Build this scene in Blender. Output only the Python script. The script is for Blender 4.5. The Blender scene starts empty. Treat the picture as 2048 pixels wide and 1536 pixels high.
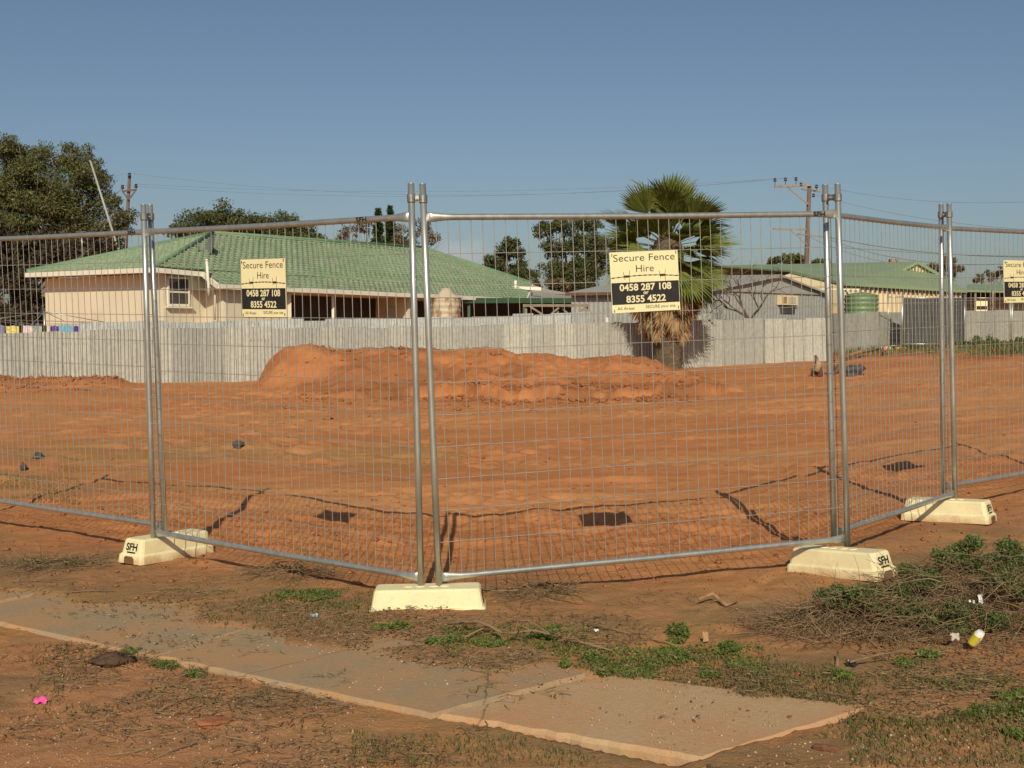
import bpy, math, random
import numpy as np
from mathutils import Vector, Matrix
R = math.radians
scene = bpy.context.scene
# ------------------------------------------------------------------ camera, sky, sun, exposure
PITCH, F, CAMZ = 2.69, 2300.0, 1.5
cam = bpy.data.objects.new("camera", bpy.data.cameras.new("camera"))
scene.collection.objects.link(cam)
cam.location = (0, 0, CAMZ)
cam.rotation_euler = (R(90 - PITCH), 0, 0)
cam.data.sensor_width = 36
cam.data.lens = F / 2048 * 36
cam.data.clip_end = 3000
scene.camera = cam

SUN_EL, SUN_AZ = 33.5, 0.0
w = bpy.data.worlds.new("World")
scene.world = w
w.use_nodes = True
wn, wl = w.node_tree.nodes, w.node_tree.links
wn.clear()
sky = wn.new("ShaderNodeTexSky")
sky.sky_type = 'NISHITA'
sky.sun_disc = False
sky.sun_elevation = R(SUN_EL)
sky.sun_rotation = R(180)
sky.air_density = 1.0
sky.dust_density = 1.6
sky.ozone_density = 2.4
sky.altitude = 50
bg = wn.new("ShaderNodeBackground")
bg.inputs[1].default_value = 0.071
wo = wn.new("ShaderNodeOutputWorld")
wl.new(sky.outputs[0], bg.inputs[0])
wl.new(bg.outputs[0], wo.inputs[0])
# a small pale cumulus low above the roofs, part of the sky itself
_tc = wn.new("ShaderNodeTexCoord").outputs["Generated"]
_mp = wn.new("ShaderNodeMapping"); _mp.inputs["Location"].default_value = (0.0465 * 20, 0, -0.064 * 42); _mp.inputs["Scale"].default_value = (20, 0, 42); wl.new(_tc, _mp.inputs[0])
_ln = wn.new("ShaderNodeVectorMath"); _ln.operation = 'LENGTH'; wl.new(_mp.outputs[0], _ln.inputs[0])
_nz = wn.new("ShaderNodeTexNoise"); _nz.inputs["Scale"].default_value = 60; _nz.inputs["Detail"].default_value = 6; wl.new(_tc, _nz.inputs[0])
_sy = wn.new("ShaderNodeSeparateXYZ"); wl.new(_tc, _sy.inputs[0])
_a = wn.new("ShaderNodeMath"); _a.operation = 'ADD'; wl.new(_ln.outputs["Value"], _a.inputs[0]); wl.new(_nz.outputs[0], _a.inputs[1])
_r = wn.new("ShaderNodeMapRange"); wl.new(_a.outputs[0], _r.inputs[0])
for _i, _q in enumerate((1.25, 0.7, 0.0, 0.35)): _r.inputs[_i + 1].default_value = _q
_f = wn.new("ShaderNodeMath"); _f.operation = 'GREATER_THAN'; wl.new(_sy.outputs[1], _f.inputs[0]); _f.inputs[1].default_value = 0.0
_m = wn.new("ShaderNodeMath"); _m.operation = 'MULTIPLY'; wl.new(_r.outputs[0], _m.inputs[0]); wl.new(_f.outputs[0], _m.inputs[1])
_x = wn.new("ShaderNodeMix"); _x.data_type = 'RGBA'; wl.new(_m.outputs[0], _x.inputs[0]); wl.new(sky.outputs[0], _x.inputs[6]); _x.inputs[7].default_value = (9.0, 8.2, 8.4, 1)
wl.new(_x.outputs[2], bg.inputs[0])

sun = bpy.data.objects.new("sun", bpy.data.lights.new("sun", 'SUN'))
scene.collection.objects.link(sun)
sun.data.energy = 4.1
sun.data.angle = R(0.35)
sun.data.color = (1.0, 0.92, 0.70)
sun.rotation_euler = (R(90 - SUN_EL), 0, R(-SUN_AZ))
scene.view_settings.view_transform = 'Standard'
scene.view_settings.look = 'None'
scene.view_settings.gamma = 1
scene.view_settings.exposure = -0.1

# ------------------------------------------------------------------ helpers
_p = R(PITCH)
def ray(px, py):
    xc = (px - 1024) / F; yc = (768 - py) / F
    return Vector((xc, math.cos(_p) + yc * math.sin(_p), -math.sin(_p) + yc * math.cos(_p)))
def at(px, py, D):
    d = ray(px, py)
    return Vector((0, 0, CAMZ)) + d * (D / d.y)
def ray_plane(px, py, p0, n):
    d = ray(px, py); o = Vector((0, 0, CAMZ))
    return o + d * ((p0 - o).dot(n) / d.dot(n))
def col_on(px, a, b):            # plan point where the picture column px meets the vertical plane a-b
    k = (px - 1024) / F
    ax, ay = a[0], a[1]; dx, dy = b[0] - ax, b[1] - ay
    t = (k * ay - ax) / (dx - k * dy)
    return (ax + t * dx, ay + t * dy)

def link(o):
    scene.collection.objects.link(o); return o
def tag(o, label=None, cat=None, group=None, kind=None):
    if label: o["label"] = label
    if cat: o["category"] = cat
    if group: o["group"] = group
    if kind: o["kind"] = kind
    return o
def thing(name, label, cat, loc, group=None, rz=0):
    o = bpy.data.objects.new(name, None)
    o.empty_display_size = 0.1
    link(o); o.location = loc; o.rotation_euler = (0, 0, rz)
    return tag(o, label, cat, group)
def root_loc(o):
    l = Vector((0, 0, 0))
    while o is not None:
        l += o.location; o = o.parent
    return l

def np_mesh(name, verts, faces, mat, parent=None, smooth=False, local=False, attr=None):
    verts = np.asarray(verts, dtype=np.float32).reshape(-1, 3)
    if parent is not None and not local:
        verts = verts - np.array(root_loc(parent), dtype=np.float32)
    me = bpy.data.meshes.new(name)
    if isinstance(faces, np.ndarray):
        k = faces.shape[1]; n = faces.shape[0]
        me.vertices.add(len(verts)); me.vertices.foreach_set("co", verts.ravel())
        me.loops.add(n * k); me.loops.foreach_set("vertex_index", faces.astype(np.int32).ravel())
        me.polygons.add(n)
        me.polygons.foreach_set("loop_start", np.arange(0, n * k, k, dtype=np.int32))
        me.polygons.foreach_set("loop_total", np.full(n, k, dtype=np.int32))
        me.update(calc_edges=True)
    else:
        me.from_pydata([tuple(v) for v in verts], [], faces)
    if smooth:
        me.polygons.foreach_set("use_smooth", np.ones(len(me.polygons), dtype=bool))
    if attr is not None:
        ca = me.color_attributes.new("zone", 'FLOAT_COLOR', 'POINT')
        ca.data.foreach_set("color", np.asarray(attr, dtype=np.float32).ravel())
    if mat is not None:
        me.materials.append(mat)
    me.validate()
    o = bpy.data.objects.new(name, me)
    link(o)
    if parent is not None: o.parent = parent
    return o

class MB:
    def __init__(s): s.v = []; s.f = []
    def add(s, vs, fs):
        b = len(s.v); s.v += [tuple(v) for v in vs]; s.f += [tuple(i + b for i in f) for f in fs]
    def quad(s, a, b, c, d): s.add([a, b, c, d], [(0, 1, 2, 3)])
    def poly(s, pts): s.add(pts, [tuple(range(len(pts)))])
    def prism(s, pts, off):            # polygon extruded by vector off
        n = len(pts); off = Vector(off)
        vs = [Vector(p) for p in pts]; vs += [p + off for p in vs]
        fs = [tuple(range(n))[::-1], tuple(range(n, 2 * n))]
        fs += [(i, (i + 1) % n, (i + 1) % n + n, i + n) for i in range(n)]
        s.add(vs, fs)
    def box(s, c, ux, uy, uz, hx, hy, hz):
        c = Vector(c); ux = Vector(ux) * hx; uy = Vector(uy) * hy; uz = Vector(uz) * hz
        vs = [c + ux * a + uy * b + uz * d for a in (-1, 1) for b in (-1, 1) for d in (-1, 1)]
        s.add(vs, [(0, 1, 3, 2), (4, 6, 7, 5), (0, 4, 5, 1), (2, 3, 7, 6), (0, 2, 6, 4), (1, 5, 7, 3)])
    def abox(s, x0, x1, y0, y1, z0, z1):
        s.box(((x0 + x1) / 2, (y0 + y1) / 2, (z0 + z1) / 2), (1, 0, 0), (0, 1, 0), (0, 0, 1), (x1 - x0) / 2, (y1 - y0) / 2, (z1 - z0) / 2)
    def beam(s, a, b, wdt, h, up=(0, 0, 1)):
        a = Vector(a); b = Vector(b); d = (b - a); L = d.length; d.normalize()
        sd = d.cross(Vector(up)); sd.normalize(); u = sd.cross(d)
        s.box((a + b) / 2, d, sd, u, L / 2, wdt / 2, h / 2)
    def tube(s, pts, r, n=8, cap=True, squash=None):
        pts = [Vector(p) for p in pts]
        rs = r if isinstance(r, (list, tuple)) else [r] * len(pts)
        base = len(s.v); prev = None
        for i, p in enumerate(pts):
            if i == 0: d = pts[1] - p
            elif i == len(pts) - 1: d = p - pts[i - 1]
            else: d = pts[i + 1] - pts[i - 1]
            if d.length < 1e-9: d = Vector((0, 0, 1))
            d.normalize()
            if prev is None:
                a = Vector((0, 0, 1)) if abs(d.z) < 0.9 else Vector((1, 0, 0))
            else: a = prev
            u = a - d * a.dot(d)
            if u.length < 1e-6: u = d.orthogonal()
            u.normalize(); prev = u
            v = d.cross(u)
            q = squash[i] if squash else (1, 1)
            for k in range(n):
                t = 2 * math.pi * k / n
                s.v.append(tuple(p + u * (math.cos(t) * rs[i] * q[0]) + v * (math.sin(t) * rs[i] * q[1])))
        for i in range(len(pts) - 1):
            for k in range(n):
                a = base + i * n + k; b = base + i * n + (k + 1) % n
                s.f.append((a, b, b + n, a + n))
        if cap:
            s.f.append(tuple(base + k for k in range(n))[::-1])
            s.f.append(tuple(base + (len(pts) - 1) * n + k for k in range(n)))
    def lathe(s, c, prof, n=24):       # prof: list of (radius, z)
        c = Vector(c); base = len(s.v)
        for (r, z) in prof:
            for k in range(n):
                t = 2 * math.pi * k / n
                s.v.append((c.x + r * math.cos(t), c.y + r * math.sin(t), c.z + z))
        for i in range(len(prof) - 1):
            for k in range(n):
                a = base + i * n + k; b = base + i * n + (k + 1) % n
                s.f.append((a, b, b + n, a + n))
    def build(s, name, mat, parent=None, smooth=False, local=False):
        return np_mesh(name, s.v, s.f, mat, parent, smooth, local)

# ------------------------------------------------------------------ numpy noise
def _hash(ix, iy, seed):
    h = (ix.astype(np.int64) * 374761393 + iy.astype(np.int64) * 668265263 + seed * 974634777) & 0xffffffff
    h = ((h ^ (h >> 13)) * 1274126177) & 0xffffffff
    h = h ^ (h >> 16)
    return (h & 0xffff) / 65535.0
def vnoise(x, y, seed=0):
    ix = np.floor(x); iy = np.floor(y); fx = x - ix; fy = y - iy
    fx = fx * fx * fx * (fx * (fx * 6 - 15) + 10); fy = fy * fy * fy * (fy * (fy * 6 - 15) + 10)
    a = _hash(ix, iy, seed); b = _hash(ix + 1, iy, seed); c = _hash(ix, iy + 1, seed); d = _hash(ix + 1, iy + 1, seed)
    return (a + (b - a) * fx) * (1 - fy) + (c + (d - c) * fx) * fy
def fbm(x, y, seed=0, o=4):
    s = 0; a = 0.5; t = 0
    ca, sa = math.cos(0.6), math.sin(0.6)
    for i in range(o):
        s = s + a * vnoise(x, y, seed + i * 17); t += a
        x, y = (x * ca - y * sa) * 2.03 + 5.1, (x * sa + y * ca) * 2.03 + 1.7; a *= 0.5
    return s / t
def sstep(a, b, x):
    t = np.clip((x - a) / (b - a), 0, 1); return t * t * (3 - 2 * t)

# ------------------------------------------------------------------ materials
def newmat(name):
    m = bpy.data.materials.new(name); m.use_nodes = True
    nt = m.node_tree; nt.nodes.clear()
    out = nt.nodes.new("ShaderNodeOutputMaterial"); b = nt.nodes.new("ShaderNodeBsdfPrincipled")
    nt.links.new(b.outputs[0], out.inputs[0])
    return m, nt, b
def c4(c): return (c[0], c[1], c[2], 1)
def noise_node(nt, vec, scale, detail=4, rough=0.55, dist=0):
    n = nt.nodes.new("ShaderNodeTexNoise")
    n.inputs["Scale"].default_value = scale; n.inputs["Detail"].default_value = detail
    n.inputs["Roughness"].default_value = rough; n.inputs["Distortion"].default_value = dist
    if vec is not None: nt.links.new(vec, n.inputs["Vector"])
    return n.outputs[0]
def maprange(nt, v, a, b, c=0, d=1):
    n = nt.nodes.new("ShaderNodeMapRange")
    nt.links.new(v, n.inputs[0])
    for i, q in enumerate((a, b, c, d)): n.inputs[i + 1].default_value = q
    return n.outputs[0]
def mix(nt, f, a, b, mode='MIX'):
    n = nt.nodes.new("ShaderNodeMix"); n.data_type = 'RGBA'; n.blend_type = mode
    for i, q in ((0, f), (6, a), (7, b)):
        if hasattr(q, "is_linked"): nt.links.new(q, n.inputs[i])
        elif i == 0: n.inputs[0].default_value = q
        else: n.inputs[i].default_value = c4(q)
    return n.outputs[2]
def math_n(nt, op, a, b=None):
    n = nt.nodes.new("ShaderNodeMath"); n.operation = op
    for i, q in enumerate((a, b)):
        if q is None: continue
        if hasattr(q, "is_linked"): nt.links.new(q, n.inputs[i])
        else: n.inputs[i].default_value = q
    return n.outputs[0]
def bump(nt, b, h, strength, dist):
    n = nt.nodes.new("ShaderNodeBump"); n.inputs["Strength"].default_value = strength; n.inputs["Distance"].default_value = dist
    nt.links.new(h, n.inputs["Height"]); nt.links.new(n.outputs[0], b.inputs["Normal"])
def geo_pos(nt): return nt.nodes.new("ShaderNodeNewGeometry").outputs["Position"]
def scaled(nt, vec, s):
    n = nt.nodes.new("ShaderNodeMapping"); n.inputs["Scale"].default_value = s
    nt.links.new(vec, n.inputs[0]); return n.outputs[0]

def simple(name, c1, c2=None, scale=6, rough=0.7, metal=0, bmp=0, bscale=None, stretch=None, spec=None, c3=None, lo=0.35, hi=0.65):
    m, nt, b = newmat(name)
    vec = geo_pos(nt)
    if stretch: vec = scaled(nt, vec, stretch)
    if c2 is None: c2 = tuple(x * 0.8 for x in c1)
    f = maprange(nt, noise_node(nt, vec, scale), lo, hi)
    col = mix(nt, f, c1, c2)
    if c3:
        f2 = maprange(nt, noise_node(nt, vec, scale * 0.31, 5, 0.7), 0.55, 0.7)
        col = mix(nt, f2, col, c3)
    nt.links.new(col, b.inputs["Base Color"])
    b.inputs["Roughness"].default_value = rough; b.inputs["Metallic"].default_value = metal
    if spec is not None: b.inputs["Specular IOR Level"].default_value = spec
    if bmp: bump(nt, b, noise_node(nt, vec, bscale or scale * 4), bmp, 0.02)
    return m
def leafmat(name, cols, rough=0.55, trans=0.25, spec=0.3):
    m, nt, b = newmat(name)
    g = nt.nodes.new("ShaderNodeNewGeometry")
    r = nt.nodes.new("ShaderNodeValToRGB")
    el = r.color_ramp.elements
    el[0].color = c4(cols[0]); el[1].color = c4(cols[-1])
    for i, c in enumerate(cols[1:-1]):
        e = el.new((i + 1) / (len(cols) - 1)); e.color = c4(c)
    nt.links.new(g.outputs["Random Per Island"], r.inputs[0])
    nt.links.new(r.outputs[0], b.inputs["Base Color"])
    b.inputs["Roughness"].default_value = rough; b.inputs["Specular IOR Level"].default_value = spec
    if trans:
        t = nt.nodes.new("ShaderNodeBsdfTranslucent"); nt.links.new(r.outputs[0], t.inputs[0])
        ms = nt.nodes.new("ShaderNodeMixShader"); ms.inputs[0].default_value = trans
        nt.links.new(b.outputs[0], ms.inputs[1]); nt.links.new(t.outputs[0], ms.inputs[2])
        out = [n for n in nt.nodes if n.type == 'OUTPUT_MATERIAL'][0]
        nt.links.new(ms.outputs[0], out.inputs[0])
    return m

def corr_mat(name, c1, c2, stain, metal=0.25, rough=0.5, stain_lo=0.55):
    m, nt, b = newmat(name)
    vec = geo_pos(nt)
    oi = nt.nodes.new("ShaderNodeObjectInfo").outputs["Random"]
    col = mix(nt, oi, c1, c2)
    vs = scaled(nt, vec, (1, 1, 0.16))
    st = maprange(nt, noise_node(nt, vs, 2.6, 5, 0.65), stain_lo, stain_lo + 0.22)
    col = mix(nt, math_n(nt, 'MULTIPLY', st, 0.55), col, stain)
    fine = maprange(nt, noise_node(nt, vec, 9, 4), 0.3, 0.7, 0.82, 1.08)
    cm = mix(nt, 1.0, col, (1, 1, 1), 'MULTIPLY')
    mm = nt.nodes.new("ShaderNodeMix"); mm.data_type = 'RGBA'; mm.blend_type = 'MULTIPLY'; mm.inputs[0].default_value = 1
    nt.links.new(cm, mm.inputs[6]); nt.links.new(fine, mm.inputs[7])
    nt.links.new(mm.outputs[2], b.inputs["Base Color"])
    b.inputs["Metallic"].default_value = metal; b.inputs["Roughness"].default_value = rough
    return m

M = {}
M['galv'] = simple("galvanised_steel", (0.56, 0.56, 0.51), (0.44, 0.44, 0.41), 25, 0.36, 0.75, stretch=(1, 1, 0.3))
M['wire'] = simple("galvanised_wire", (0.44, 0.41, 0.36), (0.33, 0.31, 0.28), 20, 0.5, 0.5)
M['clamp'] = simple("clamp_steel", (0.36, 0.36, 0.35), (0.24, 0.24, 0.23), 60, 0.5, 0.8)
M['foot'] = simple("cream_plastic", (0.80, 0.70, 0.42), (0.74, 0.63, 0.37), 7, 0.45, 0, c3=(0.62, 0.47, 0.26), bmp=0.15, bscale=60)
def _foot():
    m, nt, b = newmat("cream_plastic_dusty")
    tc = nt.nodes.new("ShaderNodeTexCoord").outputs["Object"]; sp = nt.nodes.new("ShaderNodeSeparateXYZ"); nt.links.new(tc, sp.inputs[0])
    oi = nt.nodes.new("ShaderNodeObjectInfo").outputs["Location"]
    va = nt.nodes.new("ShaderNodeVectorMath"); va.operation = 'ADD'; nt.links.new(tc, va.inputs[0]); nt.links.new(oi, va.inputs[1])
    n1 = noise_node(nt, va.outputs[0], 9, 5, .7); n2 = noise_node(nt, va.outputs[0], 38, 5, .75)
    col = mix(nt, maprange(nt, n1, .35, .65), (0.82, 0.72, 0.43), (0.74, 0.63, 0.37))
    h = math_n(nt, 'ADD', math_n(nt, 'MULTIPLY', sp.outputs[2], -11.0), math_n(nt, 'MULTIPLY', n1, 1.6))
    col = mix(nt, maprange(nt, h, 0.25, 0.85, 0, .75), col, (0.48, 0.27, 0.13))
    col = mix(nt, maprange(nt, n2, 0.58, 0.72, 0, .55), col, (0.52, 0.34, 0.18))
    nt.links.new(col, b.inputs["Base Color"]); b.inputs["Roughness"].default_value = 0.6
    bump(nt, b, n2, .2, .01)
    return m
M['foot'] = _foot()
M['black'] = simple("black_paint", (0.014, 0.013, 0.012), (0.022, 0.02, 0.018), 30, 0.5)
M['sign'] = simple("sign_cream", (0.84, 0.745, 0.44), (0.80, 0.70, 0.41), 5, 0.4)
M['signpale'] = simple("sign_number_cream", (0.82, 0.73, 0.45), (0.76, 0.66, 0.40), 9, 0.4)
M['ink'] = simple("sign_brown_ink", (0.05, 0.035, 0.02), (0.04, 0.03, 0.018), 9, 0.5)
M['greypaper0'] = simple('pale_grille', (.52, .45, .34), (.42, .36, .27), 30, .7)
M['cable'] = simple("cable_tie_black", (0.02, 0.02, 0.02), None, 9, 0.4)
M['cream'] = simple("cream_render", (0.70, 0.61, 0.47), (0.66, 0.575, 0.44), 0.9, 0.85, c3=(0.56, 0.46, 0.325), bmp=0.1, bscale=30)
M['creamclad'] = simple("cream_cladding", (0.72, 0.58, 0.35), (0.66, 0.53, 0.32), 0.7, 0.7)
M['white'] = simple("white_trim", (0.78, 0.73, 0.62), (0.70, 0.65, 0.54), 3, 0.6)
M['dark'] = simple("dark_interior", (0.035, 0.030, 0.026), (0.055, 0.046, 0.04), 1.5, 0.8)  # near-black colour carries the shade of the porch and verandah recesses
M['dkgreen'] = simple("dark_green_trim", (0.05, 0.11, 0.055), (0.04, 0.09, 0.045), 4, 0.6)
M['glass'] = simple("window_glass", (0.05, 0.05, 0.05), (0.09, 0.085, 0.08), 1.5, 0.12)
M['greyroof'] = simple("grey_iron_roof", (0.38, 0.355, 0.32), (0.33, 0.31, 0.28), 0.8, 0.6, 0.15)
M['shed'] = corr_mat("grey_steel_cladding", (0.36, 0.36, 0.335), (0.40, 0.40, 0.375), (0.29, 0.28, 0.26), 0.15, 0.5)
M['greenroof'] = simple("green_iron_roof", (0.24, 0.31, 0.17), (0.21, 0.275, 0.15), 0.6, 0.55)
M['greentank'] = simple("green_tank", (0.17, 0.25, 0.12), (0.14, 0.21, 0.10), 2, 0.5)
M['brick'] = simple("pale_brick", (0.34, 0.22, 0.14), (0.27, 0.17, 0.11), 7, 0.85)
M['ironA'] = corr_mat("weathered_iron_yellow", (0.50, 0.49, 0.44), (0.36, 0.355, 0.33), (0.25, 0.23, 0.19), 0.10, 0.55, 0.58)
M['ironB'] = corr_mat("weathered_iron_blue", (0.56, 0.56, 0.54), (0.46, 0.46, 0.45), (0.36, 0.36, 0.35), 0.2, 0.45)
M['ironC'] = corr_mat("weathered_iron_dull", (0.34, 0.33, 0.29), (0.29, 0.285, 0.26), (0.22, 0.21, 0.18), 0.15, 0.6)
M['timber'] = simple("grey_timber", (0.33, 0.26, 0.19), (0.22, 0.17, 0.12), 5, 0.85)
M['pole'] = simple("pole_rust", (0.17, 0.105, 0.08), (0.12, 0.08, 0.06), 3, 0.8)
M['insul'] = simple("insulator_brown", (0.035, 0.028, 0.026), None, 8, 0.3)
M['powerline'] = simple("power_line", (0.17, 0.20, 0.23), None, 2, 0.6)
M['dishgrey'] = simple("dish_grey", (0.14, 0.145, 0.15), (0.12, 0.125, 0.13), 5, 0.5)
M['bark'] = simple("gum_bark", (0.22, 0.16, 0.12), (0.13, 0.095, 0.07), 4, 0.9)
M['barebark'] = simple("bare_branch", (0.13, 0.08, 0.065), (0.09, 0.06, 0.05), 6, 0.9)
M['palmtrunk'] = simple("palm_trunk", (0.15, 0.105, 0.065), (0.07, 0.05, 0.032), 9, 0.95, bmp=0.8, bscale=14, stretch=(1, 1, 2.2))
M['pink'] = simple("pink_tape", (0.95, 0.10, 0.38), (0.9, 0.08, 0.33), 20, 0.4)
M['stake'] = simple("stake_wood", (0.16, 0.08, 0.05), (0.12, 0.06, 0.04), 9, 0.8)
M['yellow'] = simple("yellow_plastic", (0.72, 0.45, 0.06), (0.66, 0.40, 0.05), 9, 0.5)
M['shade'] = simple("shade_cloth", (0.055, 0.057, 0.06), (0.04, 0.042, 0.045), 3, 0.8)
M['twig'] = leafmat("dry_twigs", [(0.11, 0.07, 0.04), (0.20, 0.135, 0.075), (0.32, 0.22, 0.125), (0.15, 0.10, 0.06)], 0.9, 0, 0.1)
M['pebble'] = leafmat("pebbles", [(0.25, 0.15, 0.09), (0.34, 0.24, 0.16), (0.46, 0.36, 0.26), (0.40, 0.20, 0.10), (0.56, 0.47, 0.37)], 0.9, 0, 0.1)
M['clod'] = simple("red_clod", (0.36, 0.135, 0.05), (0.27, 0.095, 0.036), 7, 0.95, bmp=0.6, bscale=40)
M['weed'] = leafmat("weed_leaf", [(0.085, 0.12, 0.025), (0.14, 0.18, 0.04), (0.20, 0.225, 0.06), (0.13, 0.145, 0.045)], 0.5, 0.25)
M['olive'] = leafmat("olive_leaf", [(0.07, 0.11, 0.03), (0.12, 0.165, 0.045), (0.17, 0.19, 0.065), (0.13, 0.14, 0.06)], 0.55, 0.2)
M['drygrass'] = leafmat("dry_grass", [(0.13, 0.11, 0.04), (0.09, 0.12, 0.03), (0.20, 0.15, 0.07), (0.12, 0.10, 0.05)], 0.8, 0.1, 0.1)
M['gum'] = leafmat("gum_leaf", [(0.06, 0.075, 0.025), (0.12, 0.13, 0.045), (0.17, 0.165, 0.065), (0.09, 0.10, 0.035)], 0.5, 0.15)
M['gumred'] = leafmat("gum_leaf_brown", [(0.093, 0.076, 0.034), (0.162, 0.111, 0.056), (0.204, 0.145, 0.076), (0.102, 0.093, 0.044)], 0.5, 0.15)
M['shrub'] = leafmat('shrub_leaf', [(0.05, 0.036, 0.024), (0.085, 0.055, 0.036), (0.07, 0.06, 0.03), (0.045, 0.035, 0.022)], 0.6, 0.1)
M['gumdark'] = leafmat("gum_leaf_dark", [(0.05, 0.065, 0.025), (0.09, 0.105, 0.04), (0.13, 0.135, 0.05), (0.065, 0.075, 0.03)], 0.5, 0.15)
M['pine'] = leafmat("pine_needles", [(0.031, 0.056, 0.020), (0.056, 0.084, 0.028), (0.070, 0.098, 0.035)], 0.6, 0.1)
M['frond'] = leafmat("palm_frond", [(0.085, 0.125, 0.025), (0.15, 0.19, 0.04), (0.24, 0.25, 0.06), (0.11, 0.15, 0.03), (0.20, 0.19, 0.06)], 0.55, 0.25, 0.2)
M['deadfrond'] = leafmat("dead_palm_frond", [(0.22, 0.135, 0.065), (0.36, 0.225, 0.105), (0.43, 0.28, 0.135), (0.13, 0.08, 0.045)], 0.8, 0.1, 0.2)

# ------------------------------------------------------------------ ground
CREST = [(500, 775), (520, 760), (535, 728), (572, 692), (620, 685), (665, 699), (720, 695), (762, 693), (770, 690), (790, 696), (830, 697), (880, 702),
         (930, 703), (960, 700), (1000, 701), (1030, 712), (1100, 712), (1150, 723), (1190, 720), (1230, 713), (1290, 720), (1330, 732), (1375, 745), (1425, 764)]
CX = np.array([(p - 1024) / F * 28 for p, q in CREST]); CZ = np.array([CAMZ - (q - 660) / F * 28 for p, q in CREST])
LEDGE = [(470, 26.6), (560, 25.8), (640, 25.6), (830, 25.2), (1080, 24.4), (1390, 23.8), (1500, 24.4)]
LX = np.array([(p - 1024) / F * d for p, d in LEDGE]); LY = np.array([d for p, d in LEDGE])
P_A = np.array((-0.30, 4.33)); P_DIR = np.array((0.841, -0.541)); P_N = np.array((0.541, 0.841))
def path_sd(x, y):                       # signed distance across the footpath: 0 at the kerb, + inside
    return (x - P_A[0]) * P_N[0] + (y - P_A[1]) * P_N[1], (x - P_A[0]) * P_DIR[0] + (y - P_A[1]) * P_DIR[1]
FENCE = np.array([(-9.5, 12.0), (-2.3, 7.3), (-0.42, 6.0), (1.92, 6.70), (3.15, 8.2), (5.4, 9.9), (12, 13.5)])
def base_z(x, y):
    xs = np.minimum(x, 24)
    return 0.046 * 1.2 * np.log1p(np.exp(np.clip((xs - 0.3) / 1.2, -30, 30)))
def ground_z(x, y):
    x = np.asarray(x, dtype=float); y = np.asarray(y, dtype=float)
    b = base_z(x, y)
    z = b.copy()
    fl = np.interp(x, FENCE[:, 0], FENCE[:, 1])
    lot = sstep(0.3, 1.6, y - fl)
    # wheel-smoothed lot: long low undulations, cloddy in places
    z += lot * (fbm(x * 0.25, y * 0.35, 3, 3) - 0.5) * 0.16
    z += lot * (fbm(x * 0.8 + y * 0.1, y * 2.2, 5, 3) - 0.5) * 0.06
    clod = sstep(0.5, 0.68, fbm(x * 0.45, y * 0.8, 11, 3))
    z += lot * clod * (fbm(x * 4.5, y * 4.5, 9, 4) - 0.5) * 0.11
    z += (fbm(x * 5, y * 5, 21, 4) - 0.5) * 0.030 + (fbm(x * 22, y * 22, 27, 3) - 0.5) * 0.010
    z += 0.05 * np.exp(-((y - fl - 0.1) / 0.5) ** 2) * (fbm(x * 1.3, y * 1.3, 31, 3) - 0.3) * (y > 3)
    # wheel ruts
    for (y0_, s1, c1, wd) in ((10.6, .16, .010, .13), (13.2, .10, .012, .16), (15.4, -.04, .02, .14), (18.0, .22, -.006, .18), (20.6, .05, .008, .2)):
        for o_ in (0, 1.65):
            yy = y0_ + o_ + s1 * x + c1 * x * x + (fbm(x * .35, x * 0 + y0_, 33, 3) - .5) * .7
            d_ = (y - yy) / wd; on = sstep(.35, .6, fbm(x * .28 + o_, x * 0 + y0_ * 3, 35, 2)) * lot
            z += on * .6 * (-0.030 * np.exp(-d_ ** 2) + 0.026 * np.exp(-((d_ - 1.7) / .6) ** 2) + .014 * np.exp(-((d_ + 1.7) / .5) ** 2)) * (.6 + .8 * vnoise(x * 5, y * 5, 37))
    # mound with a cut ledge in front
    nx = x + (fbm(x * 0.8, y * 0.8, 41, 3) - 0.5) * 0.4
    cz = np.interp(nx, CX, CZ, left=-5, right=-5)
    ly = np.interp(x, LX, LY, left=29, right=30) + (fbm(x * 0.7, y * 0.2, 43, 5) - 0.5) * 1.1
    lh = (0.10 + 0.16 * vnoise(x * 0.9, y * 0.0 + 3.3, 45)) * sstep(-4.6, -2.2, x) * (1 - sstep(4.2, 5.2, x)) + 0.05
    hm = np.maximum(cz - b, 0)
    front = lh * sstep(0, 0.16, y - ly) + np.maximum(hm - lh, 0) * sstep(0.1, 1.0, (y - ly) / np.maximum(28 - ly, 0.3)) ** 1.25
    back = hm * (1 - sstep(28.3, 31.5, y))
    md = np.where(y < 28.3, np.minimum(front, hm + 0.02), back) * (hm > 0)
    rough = (fbm(x * 2.5, y * 2.5, 47, 4) - 0.5)
    near_ledge = np.exp(-((y - ly - 0.1) / 0.5) ** 2)
    z += md + (hm > 0.03) * ((rough * 0.12 + (fbm(x * 9, y * 9, 49, 3) - 0.5) * 0.05 + np.maximum(vnoise(x * 3.1, y * 3.1, 50) - 0.72, 0) * 0.15) * sstep(0.02, 0.3, md) + near_ledge * rough * 0.2 * sstep(0.06, 0.14, lh))
    # small heaps along the iron fence at the left
    hx = np.interp(x, [-14.6, -13.6, -12.9, -12.1, -11.4, -10.4, -9.8], [0.28, 0.32, 0.16, 0.27, 0.22, 0.26, 0.0], left=0.28, right=0)
    z += hx * np.exp(-((y - 30.0) / 0.8) ** 2) * (0.8 + 0.5 * fbm(x * 2, y * 2, 53, 3))
    # rough raised soil at the right rear
    rr = sstep(8, 11, x) * sstep(26, 33, y) * (1 - sstep(42, 46, y))
    z += rr * (fbm(x * 0.5, y * 0.3, 57, 4) - 0.35) * 0.45
    # verge and footpath
    sd, al = path_sd(x, y)
    near = (1 - lot)
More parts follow.
